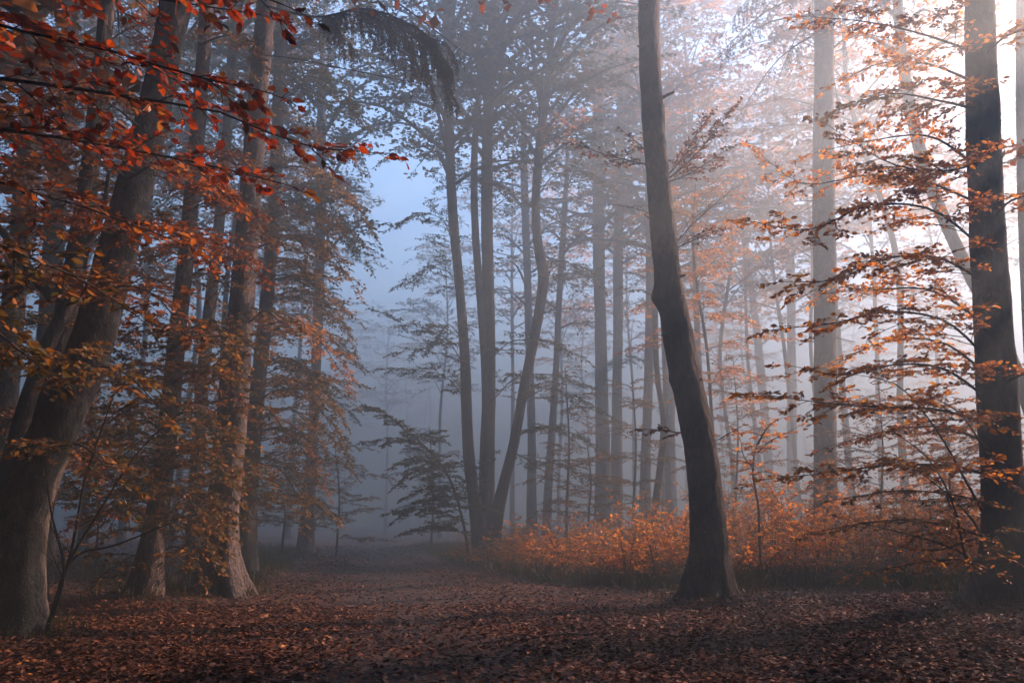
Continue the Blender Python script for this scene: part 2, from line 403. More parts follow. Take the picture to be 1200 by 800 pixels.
# ------------------------------------------------------------------ the trees one can tell apart
# left: the big leaning beech
CR = dict(z0=8.2, n=44, length=6, leafs='rust', leaf=.24)
tA = make_tree('beech_tree', 'thick leaning beech rising from the lower left corner with warm grey bark', 'tree',
    [(14, 745, 78), (18, 700, 66), (25, 650, 60), (33, 600, 56), (47, 550, 54), (67, 500, 52), (86, 450, 51), (106, 400, 47), (119, 350, 45), (130, 300, 44), (144, 240, 43), (158, 180, 41), (172, 120, 39), (186, 50, 36), (196, 0, 38)], 9.4, 22,
    crown_args=CR, thin=.98, seed=1, sides=56, rings=380, flare=.5, rough=.04)
tB = make_tree('slender_tree', 'slender dark forked tree crossing behind the thick leaning beech at the left edge', 'tree',
    [(-14, 700, 24), (-6, 560, 20), (18, 470, 19), (44, 400, 18), (70, 345, 17), (84, 260, 16), (96, 190, 15), (106, 110, 13), (118, 30, 12), (122, -30, 11)], 10.6, 16,
    bark='dark', crown_args=dict(z0=8, n=12, length=3.5, leafs='olive', leaf=.16), seed=2, sides=14, flare=.3,
    forks=[[(64, 352, 12, 0), (40, 325, 11, -.1), (18, 290, 10, -.3), (-8, 262, 9, -.6), (-50, 240, 7, -.9)],
           [(66, 350, 13, 0), (92, 300, 11, .1), (108, 278, 9, .2), (122, 240, 7, .3), (128, 200, 4, .3)]])
tC = make_tree('beech_tree', 'dark leaning beech trunk just behind the thick leaning beech', 'tree',
    [(26, 640, 34), (34, 560, 31), (48, 480, 28), (62, 420, 26), (84, 330, 24), (102, 240, 21), (116, 150, 19), (128, 60, 17), (134, 0, 16)], 12.5, 20,
    bark='dark', crown_args=dict(z0=11, n=18, length=4.5, leafs='brown', leaf=.2), seed=3, sides=18)
tD = make_tree('beech_tree', 'pale upright beech at the far left edge of the wood', 'tree',
    [(2, 620, 32), (6, 560, 29), (12, 420, 27), (22, 260, 25), (30, 100, 24), (34, 0, 23)], 16, 24,
    crown_args=dict(z0=11, n=22, length=4.5, leafs='brown', leaf=.2), seed=4)
tE = make_tree('beech_tree', 'pale misty beech second from the left edge, behind the slender forked tree', 'tree',
    [(52, 610, 26), (56, 500, 24), (62, 380, 23), (68, 220, 21), (76, 60, 20), (78, 0, 19)], 21, 25,
    crown_args=dict(z0=12, n=22, length=4.5, leafs='green', leaf=.22), seed=5, sides=16)
tF = make_tree('beech_tree', 'half hidden beech wrapped in olive leaves between the leaning beech and the rough barked spruce', 'tree',
    [(172, 694, 40), (178, 650, 35), (186, 590, 31), (195, 500, 28), (203, 400, 25), (212, 300, 22), (221, 190, 20), (231, 80, 18), (237, 0, 17)], 13.6, 21,
    bark='spruce', thin=.85, crown_args=dict(z0=10.5, n=22, length=4.5, leafs='brown', leaf=.2), seed=6, sides=24, rings=120)
tG = make_tree('spruce_tree', 'rough barked trunk on the left of the path, its right side catching light', 'tree',
    [(264, 694, 46), (264, 660, 40), (267, 600, 35), (273, 540, 34), (279, 470, 34), (286, 380, 31), (292, 300, 28), (298, 210, 25), (304, 110, 23), (311, 0, 21)], 14.4, 24,
    bark='spruce', seed=7, sides=56, rings=420, flare=.65, rough=.05)
tH = make_tree('beech_tree', 'greyish trunk directly behind the rough barked trunk', 'tree',
    [(290, 640, 26), (294, 580, 20), (301, 480, 17), (309, 380, 16), (316, 280, 15), (322, 150, 15), (329, 0, 14)], 20, 24,
    crown_args=dict(z0=13, n=20, length=4.5, leafs='green', leaf=.2), seed=8, sides=16)
tI = make_tree('beech_tree', 'thin leaning trunk in the gap left of the rough barked trunk', 'tree',
    [(226, 640, 18), (234, 540, 15), (244, 420, 14), (256, 300, 13), (266, 160, 12), (274, 0, 11)], 22, 22,
    crown_args=dict(z0=12, n=18, length=4, leafs='green', leaf=.2), seed=9, sides=14)
tJ = make_tree('beech_tree', 'blue grey trunk standing alone at the left side of the misty path end', 'tree',
    [(359, 636, 18), (362, 580, 15), (366, 500, 13), (370, 400, 12), (374, 280, 11), (378, 120, 10)], 33, 24,
    crown_args=dict(z0=11, n=22, length=5, leafs='green', leaf=.25), seed=10, sides=14)
# centre: twin stems, the curved one
CC = dict(n=38, length=5.5, leafs='green', leaf=.24)
tK = make_tree('beech_tree', 'leftmost trunk of the central clump, slim and gently curved', 'tree',
    [(562, 628, 24), (556, 590, 17), (549, 530, 15), (545, 430, 14), (538, 330, 13), (531, 250, 13), (527, 160, 12), (525, 60, 11), (523, 0, 11)], 28, 24,
    bark='dark', thin=.88, crown_args=dict(z0=12.5, **CC), seed=11, sides=16)
tL = make_tree('beech_tree', 'stout double trunk in the middle of the central clump, forking low down', 'tree',
    [(568, 630, 34), (570, 590, 27), (571, 520, 25), (573, 440, 22), (573, 360, 20), (571, 280, 19), (571, 180, 18), (575, 90, 18), (580, 0, 17)], 29, 25,
    bark='dark', thin=.7, crown_args=dict(z0=13.5, **CC), seed=12, sides=18,
    forks=[[(570, 590, 14, .05), (570, 520, 14, .05), (568, 430, 13, .05), (562, 340, 13, 0), (557, 270, 12, 0), (556, 180, 11, 0), (562, 90, 10, .2), (556, 0, 10, .4), (550, -60, 8, .5)]])
tM = make_tree('beech_tree', 'leaning snaking trunk on the right of the central clump, forked near its top', 'tree',
    [(580, 612, 20), (587, 580, 16), (602, 520, 14), (613, 460, 14), (623, 410, 14), (634, 350, 14), (637, 320, 15), (632, 295, 13), (628, 255, 11), (630, 200, 11), (636, 140, 11), (644, 80, 10), (646, 40, 8), (640, -20, 7)], 27.5, 22,
    bark='dark', thin=.88, crown_args=dict(z0=13, **CC), seed=13, sides=16, rings=130,
    forks=[[(637, 140, 8, 0), (628, 90, 6, .2), (622, 40, 6, .4), (617, -10, 5, .6)], [(644, 85, 8, 0), (660, 45, 6, .1), (676, 10, 6, .3), (690, -30, 5, .4)]])
tN = make_tree('beech_tree', 'straight hazy trunk left of the close pair near the middle', 'tree',
    [(707, 600, 22), (706, 540, 17), (705, 440, 15), (703, 330, 14), (701, 200, 13), (700, 60, 12)], 44, 35,
    crown_args=dict(z0=15, **CC), seed=14, sides=14)
tO = make_tree('beech_tree', 'straight hazy trunk right of the close pair near the middle', 'tree',
    [(722, 600, 15), (722, 520, 13), (724, 420, 12), (725, 300, 11), (727, 180, 11), (730, 30, 10)], 46, 36,
    crown_args=dict(z0=15, **CC), seed=15, sides=14)
tP = make_tree('beech_tree', 'slim trunk above the orange bushes, first left of the dark curved trunk in the foreground', 'tree',
    [(757, 600, 14), (758, 520, 12), (761, 420, 11), (761, 300, 10), (760, 160, 10)], 38, 27,
    crown_args=dict(z0=13, **{**CC, 'leafs': 'brown'}), seed=16, sides=14)
tQ = make_tree('young_tree', 'thin wavy stem leaning among the trunks beside the dark curved trunk', 'tree',
    [(766, 604, 9), (774, 540, 8), (778, 500, 8), (771, 440, 7), (769, 370, 7), (774, 300, 6), (776, 240, 5)], 28, 13,
    bark='dark', crown_args=dict(z0=8, n=10, length=2, leafs='brown', leaf=.14), seed=17, sides=10)
tQ2 = make_tree('beech_tree', 'broad faint trunk seen just left of the dark curved trunk', 'tree',
    [(784, 600, 18), (784, 520, 16), (786, 420, 14), (786, 300, 13), (784, 160, 12)], 50, 28,
    crown_args=dict(z0=13, **CC), seed=18, sides=14)
tQ3 = make_tree('beech_tree', 'thin hazy stem leaning between the snaking trunk and the close pair', 'tree',
    [(641, 606, 10), (646, 520, 9), (652, 430, 8), (656, 340, 7), (662, 240, 6)], 40, 22,
    crown_args=dict(z0=10, n=16, length=3, leafs='green', leaf=.2), seed=19, sides=10)
tQ4 = make_tree('beech_tree', 'thin upright hazy stem just right of the leaning snaking trunk', 'tree',
    [(623, 606, 13), (623, 520, 10), (621, 430, 9), (618, 320, 9), (614, 200, 8)], 42, 24,
    crown_args=dict(z0=11, n=16, length=3.5, leafs='green', leaf=.2), seed=20, sides=10)
# the dark curved trunk
kb = up(768, 349, 13.4); kb2 = up(800, 385, 13.2); kb3 = up(788, 446, 13.4); kb4 = up(806, 150, 13.4)
tR = make_tree('beech_tree', 'dark curved trunk in the foreground right of the path, knob on its left side', 'tree',
    [(831, 700, 50), (831, 665, 44), (830, 620, 40), (825, 570, 37), (819, 520, 36), (808, 470, 35), (797, 420, 34), (789, 375, 33), (782, 335, 31), (777, 290, 29), (771, 220, 28), (766, 150, 27), (762, 80, 26), (760, 0, 25)], 13.4, 21,
    bark='dark', crown_args=dict(z0=11, n=24, length=5, leafs='brown', leaf=.2), seed=21, sides=56, rings=420, flare=.42, rough=.05,
    knob=[(kb, .16, .09), (kb3, .10, .03), (kb2, .12, .02)], ywob=.1)
tS = make_tree('conifer_tree', 'straight pale grey trunk with short dead twigs rising behind the orange bushes', 'tree',
    [(967, 600, 29), (967, 540, 27), (967, 440, 26), (967, 330, 25), (966, 200, 24), (966, 90, 23), (966, 0, 22)], 23, 27,
    bark='beech', seed=22, sides=22, rings=120, flare=.3, rough=.02, ywob=.05)
tT = make_tree('beech_tree', 'big dark trunk at the right edge carrying broad tiers of orange leaves', 'tree',
    [(1176, 714, 60), (1175, 660, 50), (1173, 600, 46), (1168, 520, 43), (1164, 450, 41), (1159, 370, 39), (1154, 290, 37), (1151, 200, 36), (1149, 100, 35), (1149, 0, 33)], 12, 21,
    bark='dark', crown_args=dict(z0=12, n=16, length=4, leafs='orange', leaf=.18), seed=23, sides=56, rings=360, flare=.6, rough=.03, ywob=.1)
tU = make_tree('beech_tree', 'pale leaning trunk half hidden by the orange leaves left of the big dark trunk', 'tree',
    [(1240, 640, 20), (1215, 520, 18), (1182, 420, 16), (1142, 330, 15), (1112, 260, 14), (1092, 205, 14), (1078, 150, 13), (1066, 90, 12), (1056, 0, 11)], 21, 20,
    crown_args=dict(z0=13, n=16, length=4, leafs='orange', leaf=.2), seed=24, sides=14)
tV = make_tree('beech_tree', 'dim trunk peeping out right of the big dark trunk at the right edge', 'tree',
    [(1210, 690, 30), (1208, 600, 24), (1206, 480, 22), (1204, 360, 20), (1203, 200, 19), (1203, 0, 18)], 17, 23, bark='dark',
    crown_args=dict(z0=15, n=14, length=3.2, leafs='orange', leaf=.2), seed=25, sides=14, thin=.5)
tW = make_tree('beech_tree', 'faint thin trunk in the pink mist left of the straight pale grey trunk', 'tree',
    [(930, 590, 13), (929, 480, 11), (926, 360, 10), (924, 240, 9), (921, 80, 8)], 60, 43,
    crown_args=dict(z0=16, **{**CC, 'leafs': 'brown', 'n': 20}), seed=26, sides=12)
tX = make_tree('beech_tree', 'faint leaning trunk in the pink mist left of the faint thin upright trunk', 'tree',
    [(905, 590, 12), (896, 480, 10), (886, 390, 9), (876, 310, 8), (866, 220, 7)], 66, 38,
    crown_args=dict(z0=14, **{**CC, 'leafs': 'orange', 'n': 20}), seed=27, sides=12)

# ------------------------------------------------------------------ branches with foliage on those trees
def Lb(t, pts, r0=.02, leafs='orange', **k):
    return px_limb(t[0], t[1], pts, r0, leafs, **k)
# right tree: flat tiers reaching left, lit orange
K = dict(twig=.8, space=.105, leaf=.085, lsp=.04, hi=True, tilt=.8, start=.1, subs=6, keep=.72, lift=.08)
right = [
  [(1140, 60, 12), (1080, 40, 11.6), (1010, 25, 11.2), (950, 20, 11)],
  [(1150, 130, 12), (1100, 118, 11.2), (1040, 110, 10.6), (985, 128, 10.2)],
  [(1140, 95, 12), (1085, 75, 12.4), (1030, 75, 12.8), (985, 95, 13)],
  [(1150, 200, 12), (1090, 160, 12.2), (1020, 165, 12.4), (960, 178, 12.6)],
  [(1150, 190, 12), (1100, 200, 11), (1040, 190, 10.4), (975, 150, 10)],
  [(1150, 240, 12), (1090, 215, 12.6), (1020, 205, 13), (940, 215, 13.4), (890, 180, 13.6)],
  [(1152, 290, 12), (1090, 245, 11.4), (1020, 240, 11), (940, 270, 10.6), (885, 260, 10.4)],
  [(1155, 330, 12), (1090, 300, 11), (1030, 305, 10.4), (970, 330, 10), (925, 330, 9.8)],
  [(1156, 380, 12), (1090, 340, 12.3), (1020, 340, 12.8), (950, 345, 13)],
  [(1158, 420, 12), (1105, 375, 11.4), (1040, 365, 11), (970, 380, 10.6), (915, 385, 10.4)],
  [(1160, 440, 12), (1100, 400, 12.6), (1040, 400, 13.2), (985, 420, 13.6)],
  [(1162, 470, 12), (1100, 430, 11.4), (1040, 428, 11), (985, 440, 10.6), (935, 430, 10.4)],
  [(1164, 500, 12), (1100, 480, 11), (1020, 476, 10.4), (950, 470, 10), (895, 462, 9.8)],
  [(1164, 520, 12), (1100, 500, 12.2), (1040, 505, 12.4), (980, 520, 12.6)],
  [(1166, 560, 12), (1110, 545, 11), (1040, 545, 10.6), (960, 555, 10.4), (905, 560, 10.2)],
  [(1150, 30, 12), (1110, -15, 11.5), (1050, -30, 11), (990, -20, 10.6)],
  [(1153, 270, 12), (1185, 235, 11.2), (1225, 225, 10.6), (1270, 240, 10)],
  [(1150, 70, 12), (1185, 40, 11), (1230, 30, 10.4), (1280, 40, 10)],
  [(1162, 460, 12), (1195, 440, 11.4), (1230, 430, 11), (1280, 440, 10.6)],
]
for i, pts in enumerate(right):
    Lb(tT, pts, .022, 'brown' if i in (13,) else 'orange', **K)
# bare arching limbs right of / below the tiers
for pts in ([(1172, 640, 11.9), (1130, 560, 11.3), (1095, 500, 11), (1050, 450, 10.8), (1010, 440, 10.6)],
            [(1174, 560, 12), (1150, 520, 11.6), (1120, 480, 11.2), (1080, 460, 11)],
            [(1174, 690, 11.9), (1140, 610, 11.2), (1100, 570, 10.8), (1060, 540, 10.6)]):
    Lb(tT, pts, .024, 'orange', twig=.5, space=.3, leaf=.075, lsp=.09, hi=True, keep=.6, start=.4)
# low sweep of leaves in front of the bushes at the right
for pts, lf in (([(1176, 640, 11.9), (1110, 615, 10.8), (1030, 610, 10.2), (960, 622, 10)], 'olive'),
            ([(1176, 600, 11.9), (1120, 580, 11), (1050, 575, 10.6), (980, 585, 10.4)], 'olive'),
            ([(1176, 665, 11.9), (1120, 655, 11), (1070, 660, 10.6), (1010, 672, 10.5)], 'orange'),
            ([(1176, 620, 11.9), (1130, 635, 11.3), (1090, 645, 11), (1050, 640, 10.9)], 'orange')):
    Lb(tT, pts, .018, lf, twig=.6, space=.15, leaf=.075, lsp=.055, hi=True, keep=.8, tilt=.5)

# small leafy branches on the dark curved trunk
KR = dict(twig=.45, space=.07, leaf=.068, lsp=.042, hi=True, tilt=.7, angle=38, lift=.1)
Lb(tR, [(776, 215, 13.3), (800, 196, 13.2), (825, 170, 13.1), (858, 128, 13)], .016, 'brown', **KR)
Lb(tR, [(777, 212, 13.3), (800, 185, 13.2), (815, 160, 13.2), (830, 138, 13.1)], .012, 'brown', **KR)
Lb(tR, [(778, 215, 13.3), (805, 205, 13), (830, 190, 12.8), (848, 178, 12.7)], .012, 'brown', **KR)
Lb(tR, [(769, 195, 13.4), (745, 190, 13.2), (712, 182, 13), (676, 170, 12.8)], .014, 'brown', **{**KR, 'keep': .8})
Lb(tR, [(768, 190, 13.4), (752, 172, 13.3), (738, 160, 13.2), (728, 152, 13.1)], .01, 'brown', **{**KR, 'keep': .6, 'twig': .25})
Lb(tR, [(787, 293, 13.3), (805, 285, 13.2), (825, 275, 13.1), (850, 268, 13)], .012, 'brown', **{**KR, 'keep': .6})
Lb(tR, [(787, 290, 13.3), (805, 270, 13.2), (825, 250, 13.1), (855, 225, 13)], .009, 'brown', **{**KR, 'keep': .05})
Lb(tR, [(777, 262, 13.3), (760, 250, 13.2), (740, 243, 13.1), (718, 240, 13)], .007, 'brown', **{**KR, 'keep': .02, 'twig': .2})
Lb(tR, [(806, 508, 13.2), (790, 506, 13), (770, 503, 12.9), (750, 503, 12.8)], .012, 'brown', **{**KR, 'twig': .3})
Lb(tR, [(832, 520, 13.3), (850, 510, 13.2), (868, 500, 13.1)], .008, 'brown', **{**KR, 'keep': .3, 'twig': .25})

# broken stubs and a healed scar on the dark curved trunk
mb = MB()
for (x0, y0, x1, y1, wd) in [(776, 118, 790, 108, 5), (784, 398, 776, 392, 6), (812, 452, 822, 444, 5), (758, 62, 747, 54, 4), (826, 560, 812, 553, 5), (790, 330, 803, 322, 5)]:
    a = up(x0 - (x1 - x0) * .4, y0, 13.3); b = up(x1, y1, 13.15); tubes(mb, spline(np.array([a, (a + b) / 2 + Z * .01, b]), 6), np.linspace(wd, wd * .55, 6) * .0075, 7, 0)
mb.build('branch_stub', M['dark'], tR[0], tR[1])['kind'] = 'stuff'

# left: crown of the trees over the path, seen side on, blue green turning pale orange
KL = dict(twig=1.05, space=.12, leaf=.1, lsp=.05, tilt=.7, start=.05, subs=8)
for i, pts in enumerate([
  [(316, 120, 20), (350, 90, 19.5), (390, 100, 19), (425, 140, 18.6)],
  [(316, 170, 20), (350, 150, 20.4), (385, 160, 20.8), (420, 195, 21)],
  [(314, 200, 20), (350, 195, 19.4), (390, 215, 19), (430, 262, 18.6)],
  [(312, 240, 20), (350, 235, 20.4), (390, 255, 20.6), (425, 300, 21)],
  [(310, 290, 20), (345, 275, 19), (380, 290, 18.6), (412, 330, 18.2)],
  [(306, 330, 20), (340, 325, 20.4), (375, 345, 20.8), (405, 390, 21)],
  [(304, 390, 20), (335, 375, 19.2), (370, 395, 18.8), (402, 440, 18.4)],
  [(302, 430, 20), (335, 425, 20), (365, 440, 20), (395, 480, 20)],
  [(300, 470, 20), (335, 455, 19.4), (370, 475, 19), (400, 520, 18.6)],
  [(298, 510, 20), (325, 500, 19.6), (350, 520, 19.2), (375, 560, 19)],
  [(298, 550, 20), (320, 545, 19.6), (340, 565, 19.2), (352, 600, 19)],
  [(320, 60, 20), (350, 30, 19.6), (385, 30, 19.2), (420, 60, 19)],
  [(322, 20, 20), (350, -15, 20.2), (380, -20, 20.4), (415, 0, 20.6)]]):
    Lb(tH, pts, .022, 'green' if i in (1, 3, 0, 11, 12) else ('gold' if i % 3 else 'orange'), **KL)
# leaves hung about the half hidden beech and the leaning beech
KM = dict(twig=.75, space=.11, leaf=.082, lsp=.045, hi=True, tilt=.65, start=.1, subs=7)
for i, pts in enumerate([
  [(213, 300, 13.6), (240, 280, 12.6), (270, 290, 12), (300, 320, 11.4)],
  [(205, 400, 13.6), (235, 380, 12.6), (265, 385, 12), (300, 410, 11.4)],
  [(200, 450, 13.6), (230, 430, 12.8), (255, 440, 12.2), (280, 470, 11.8)],
  [(195, 500, 13.6), (225, 490, 12.6), (250, 505, 12), (272, 540, 11.5)],
  [(192, 530, 13.6), (215, 525, 12.6), (245, 545, 11.8), (262, 590, 11.5)],
  [(188, 560, 13.6), (210, 570, 12.8), (230, 600, 12.2), (250, 640, 12)],
  [(186, 600, 13.6), (205, 610, 12.8), (222, 640, 12.4), (235, 670, 12.2)],
  [(198, 480, 13.6), (170, 470, 12.6), (140, 480, 11.9), (110, 510, 11.2)],
  [(195, 520, 13.6), (165, 520, 12.6), (135, 540, 12), (100, 570, 11.4)],
  [(204, 390, 13.6), (175, 380, 12.8), (150, 390, 12.2), (120, 420, 11.6)],
  [(212, 300, 13.6), (185, 290, 13), (160, 300, 12.6), (140, 330, 12.2)],
  [(220, 200, 13.6), (250, 180, 12.6), (285, 190, 12), (320, 225, 11.5)],
  [(216, 250, 13.6), (250, 235, 13), (280, 245, 12.6), (310, 275, 12.3)],
  [(188, 570, 13.6), (165, 575, 12.8), (140, 600, 12.2), (120, 630, 12)]]):
    Lb(tF, pts, .018, ['rust', 'olive', 'brown', 'olive', 'olive', 'olive', 'olive', 'olive', 'olive', 'brown', 'olive', 'brown', 'brown', 'olive'][i], **KM)
for i, pts in enumerate([
  [(150, 210, 9.4), (190, 190, 8.6), (230, 200, 8), (270, 235, 7.5)],
  [(130, 280, 9.4), (165, 262, 8.6), (200, 270, 8.1), (235, 300, 7.6)],
  [(108, 350, 9.4), (145, 335, 8.6), (180, 345, 8.1), (215, 385, 7.6)],
  [(112, 340, 9.4), (80, 320, 8.6), (50, 325, 8), (15, 350, 7.5)],
  [(130, 280, 9.4), (95, 255, 8.8), (60, 260, 8.3), (20, 285, 7.8)],
  [(150, 210, 9.4), (110, 180, 8.6), (70, 180, 8), (20, 200, 7.5)],
  [(165, 150, 9.4), (125, 120, 8.8), (80, 110, 8.3), (30, 125, 7.8)],
  [(84, 445, 9.4), (120, 430, 8.8), (150, 440, 8.3), (185, 475, 8)],
  [(90, 430, 9.4), (60, 410, 8.6), (30, 415, 8), (-10, 440, 7.6)],
  [(62, 525, 9.4), (90, 520, 8.9), (118, 540, 8.5), (140, 575, 8.2)]]):
    Lb(tA, pts, .016, ['rust', 'rust', 'brown', 'brown', 'rust', 'brown', 'brown', 'olive', 'olive', 'olive'][i], **{**KM, 'keep': .75})
def hang_leaves(t, Y, xs, n, leafs, rise=18, reach=(55, 110), seed=0, sides_=(1, -1), **k):
    """leafy limbs set along a trunk; xs = ((px, py) top, (px, py) bottom) of the trunk axis in the photo"""
    r_ = np.random.default_rng(seed)
    for i in range(n):
        f = (i + r_.uniform(.1, .9)) / n; x = xs[0][0] + (xs[1][0] - xs[0][0]) * f; y = xs[0][1] + (xs[1][1] - xs[0][1]) * f
        sg = sides_[i % len(sides_)]; L_ = r_.uniform(*reach); dY = r_.uniform(-3, 1.5)
        Lb(t, [(x, y, Y), (x + sg * L_ * .35, y - rise * r_.uniform(.3, 1), Y + dY * .4), (x + sg * L_ * .7, y - rise * r_.uniform(-.2, .6), Y + dY * .75), (x + sg * L_, y + rise * r_.uniform(.2, 1.6), Y + dY)],
           .02, leafs[i % len(leafs)], **k)
KH = dict(twig=.95, space=.13, leaf=.09, lsp=.05, tilt=.7, start=.08, subs=7)
hang_leaves(tI, 22, ((274, 10), (232, 600)), 20, ['gold', 'green', 'olive', 'gold'], seed=1, **KH)
hang_leaves(tE, 21, ((78, 0), (54, 560)), 16, ['green', 'olive', 'brown'], seed=2, **KH)
hang_leaves(tC, 12.5, ((132, 40), (34, 590)), 14, ['brown', 'olive', 'olive'], seed=3, **{**KH, 'twig': .7, 'leaf': .08})
hang_leaves(tH, 20, ((328, 20), (294, 600)), 18, ['green', 'gold', 'gold'], seed=4, reach=(50, 95), sides_=(1, 1, -1), **KH)
hang_leaves(tH, 20, ((318, 180), (296, 600)), 14, ['gold', 'gold', 'olive'], seed=14, reach=(70, 112), sides_=(1,), **KH)
hang_leaves(tG, 14.4, ((300, 260), (266, 640)), 8, ['olive', 'gold'], seed=15, reach=(35, 60), **{**KH, 'twig': .5, 'leaf': .08, 'hi': True, 'keep': .7})
hang_leaves(tD, 16, ((34, 20), (6, 560)), 12, ['olive', 'brown', 'green'], seed=5, sides_=(1,), **KH)
hang_leaves(tF, 13.6, ((236, 30), (178, 640)), 14, ['olive', 'rust', 'gold'], seed=6, **{**KH, 'twig': .65, 'leaf': .08, 'hi': True})
hang_leaves(tF, 13.6, ((200, 430), (180, 670)), 16, ['olive', 'gold', 'gold'], seed=16, reach=(45, 90), **{**KH, 'twig': .6, 'leaf': .08, 'hi': True})
hang_leaves(tJ, 33, ((376, 150), (366, 520)), 12, ['green', 'gold'], seed=7, reach=(30, 55), **{**KH, 'leaf': .11})
# overhanging bough of big red leaves, close to the camera, from a beech standing left of the view
P0 = np.array([[-3.9, 4.3, -.1], [-3.95, 4.35, 2.4], [-4.1, 4.4, 5], [-4.2, 4.5, 9]]); r0 = np.array([.17, .14, .12, .09])
bo = np.array([-3.9, 4.3, float(gz(-3.9, 4.3))])
rb = thing('beech_tree', bo, 'near beech whose boughs of large red leaves hang into the upper left corner', 'tree')
mbt, PP_, rr_ = trunk_mesh(P0, r0, M['beech'], 20, 60, .03, .4, 31); mbt.build('trunk', M['beech'], rb, bo)
crown(PP_, rr_, 5.5, 8.6, 12, 2.6, 'red', bo, rb, 31, leaf=.12, twig=.9)
tZ = (rb, bo)
tz = lambda h: (-4.0, 4.35, h)
def near_limb(pts3, **k):
    mw, ml = MB(), MB(); kk = dict(twig=.5, space=.085, leaf=.08, lsp=.058, hi=True, tilt=.6, start=.15, subs=6); lf = k.pop('leafs', 'red'); kk.update(k)
    limb(mw, ml, np.array(pts3), .018, **kk)
    b = mw.build('branch', M['twig'], rb, bo); ml.build('foliage', M[lf], b, bo)
for i, (h, pts, lf) in enumerate([
  (2.3, [(-60, 20, 4.4), (40, 40, 4.3), (130, 60, 4.2), (230, 90, 4.1), (300, 105, 4.05)], 'red'),
  (2.6, [(-40, -30, 4.5), (80, -20, 4.6), (190, 0, 4.7), (290, 15, 4.8)], 'red'),
  (2.2, [(-50, 90, 4.4), (60, 100, 4.6), (160, 115, 4.8), (270, 135, 4.9), (350, 170, 5.0), (430, 178, 5.1)], 'red'),
  (2.1, [(-50, 150, 4.5), (60, 160, 4.9), (150, 175, 5.2), (250, 195, 5.4), (330, 215, 5.5)], 'red'),
  (2.0, [(-50, 205, 4.5), (40, 225, 4.9), (120, 250, 5.3), (200, 280, 5.6)], 'rust'),
  (1.9, [(-50, 270, 4.5), (30, 300, 5.0), (100, 330, 5.4), (160, 370, 5.8)], 'olive'),
  (2.9, [(-30, -80, 4.4), (90, -70, 4.2), (200, -40, 4.1), (330, 5, 4.05)], 'red'),
  (1.7, [(-50, 360, 4.5), (10, 400, 5.2), (60, 440, 5.6)], 'olive')]):
    P = [tz(h)] + [tuple(up(*p)) for p in pts]
    near_limb(P, leafs=lf, keep=.8 if i < 4 or i == 6 else .6, start=.35)

# ------------------------------------------------------------------ spruce boughs, spruce and conifer crowns
def drape(mw, ml, pts, r0, hang=.8, space=.09, needle=.05, dens=70, n=16, spread=.35, wn=.011, s0=.04):
    P = spline(np.array(pts), n); tubes(mw, P, np.linspace(r0, .008, n), 6, 0)
    seg = np.linalg.norm(np.diff(P, axis=0), axis=1); cum = np.concatenate([[0], np.cumsum(seg)])
    k = int(cum[-1] / space); s = np.sort(rng.uniform(s0, 1, k)) * cum[-1]
    p0 = np.stack([np.interp(s, cum, P[:, i]) for i in range(3)], -1)
    T = unit(np.gradient(P, axis=0)); t0 = np.stack([np.interp(s, cum, T[:, i]) for i in range(3)], -1)
    sd = unit(np.cross(Z, t0)) * rng.uniform(-1, 1, (k, 1))
    ln = hang * rng.uniform(.35, 1.15, k) * (.6 + .4 * np.sin(np.pi * np.clip(s / cum[-1] * .8 + .2, 0, 1)))
    q = 7; u = np.linspace(0, 1, q)
    X = p0[:, None] + (sd * spread + t0 * .3)[:, None] * (ln[:, None] * (u * (1.4 - .6 * u)))[..., None] - Z * (ln[:, None] * (u ** 1.3))[..., None]
    X = X + rng.normal(0, .012, X.shape) * u[None, :, None]
    tubes(mw, X, np.full((k, q), .004) * np.linspace(1, .4, q), 3, 0, smooth=False)
    c = (ln * dens).astype(int) + 2; ii = np.repeat(np.arange(k), c); uu = rng.random(len(ii))
    f = uu * (q - 1); a = np.minimum(f.astype(int), q - 2); fr = (f - a)[:, None]
    pp = X[ii, a] * (1 - fr) + X[ii, a + 1] * fr; tt = unit(X[ii, a + 1] - X[ii, a])
    D = unit(tt * .9 + rng.normal(0, .75, (len(ii), 3)) * np.array([1, 1, .7]))
    leaves(ml, pp, D, rng.normal(0, 1, (len(ii), 3)), needle * rng.uniform(.6, 1.3, len(ii)), 0, False, width=wn / needle)
def bough(t, pts, name='bough', **k):
    mw, ml = MB(), MB(); drape(mw, ml, pts, **k)
    b = mw.build(name, M['twig'], t[0], t[1]); ml.build('needles', M['needle'], b, t[1])
bough(tG, [up(309, 6, 14.3), up(345, 16, 13.6), up(380, 20, 13.1), up(425, 10, 12.7), up(462, 20, 12.4), up(490, 34, 12.2), up(516, 62, 12.05), up(530, 84, 12)],
      r0=.028, hang=.6, space=.02, dens=85, wn=.015, s0=.38)
for q, (pp, h_) in enumerate((([(385, 20), (395, 36), (404, 48), (418, 60)], .5), ([(440, 12), (462, 34), (480, 56), (489, 82)], .6), ([(470, 24), (492, 50), (503, 82), (508, 112)], .42),
                 ([(495, 38), (512, 62), (520, 90), (527, 122)], .35), ([(410, 12), (438, 20), (452, 34), (458, 52)], .55), ([(480, 28), (505, 44), (522, 52), (535, 70)], .45), ([(506, 50), (520, 84), (530, 108), (541, 128)], .25))):
    bough(tG, [up(x + rng.uniform(-3, 3), y + rng.uniform(-3, 3), 12.7 - .12 * q + .1 * k_) for k_, (x, y) in enumerate(pp)], name='side_bough', r0=.014, hang=h_, space=.022, dens=85, wn=.015, s0=.05, spread=.5)
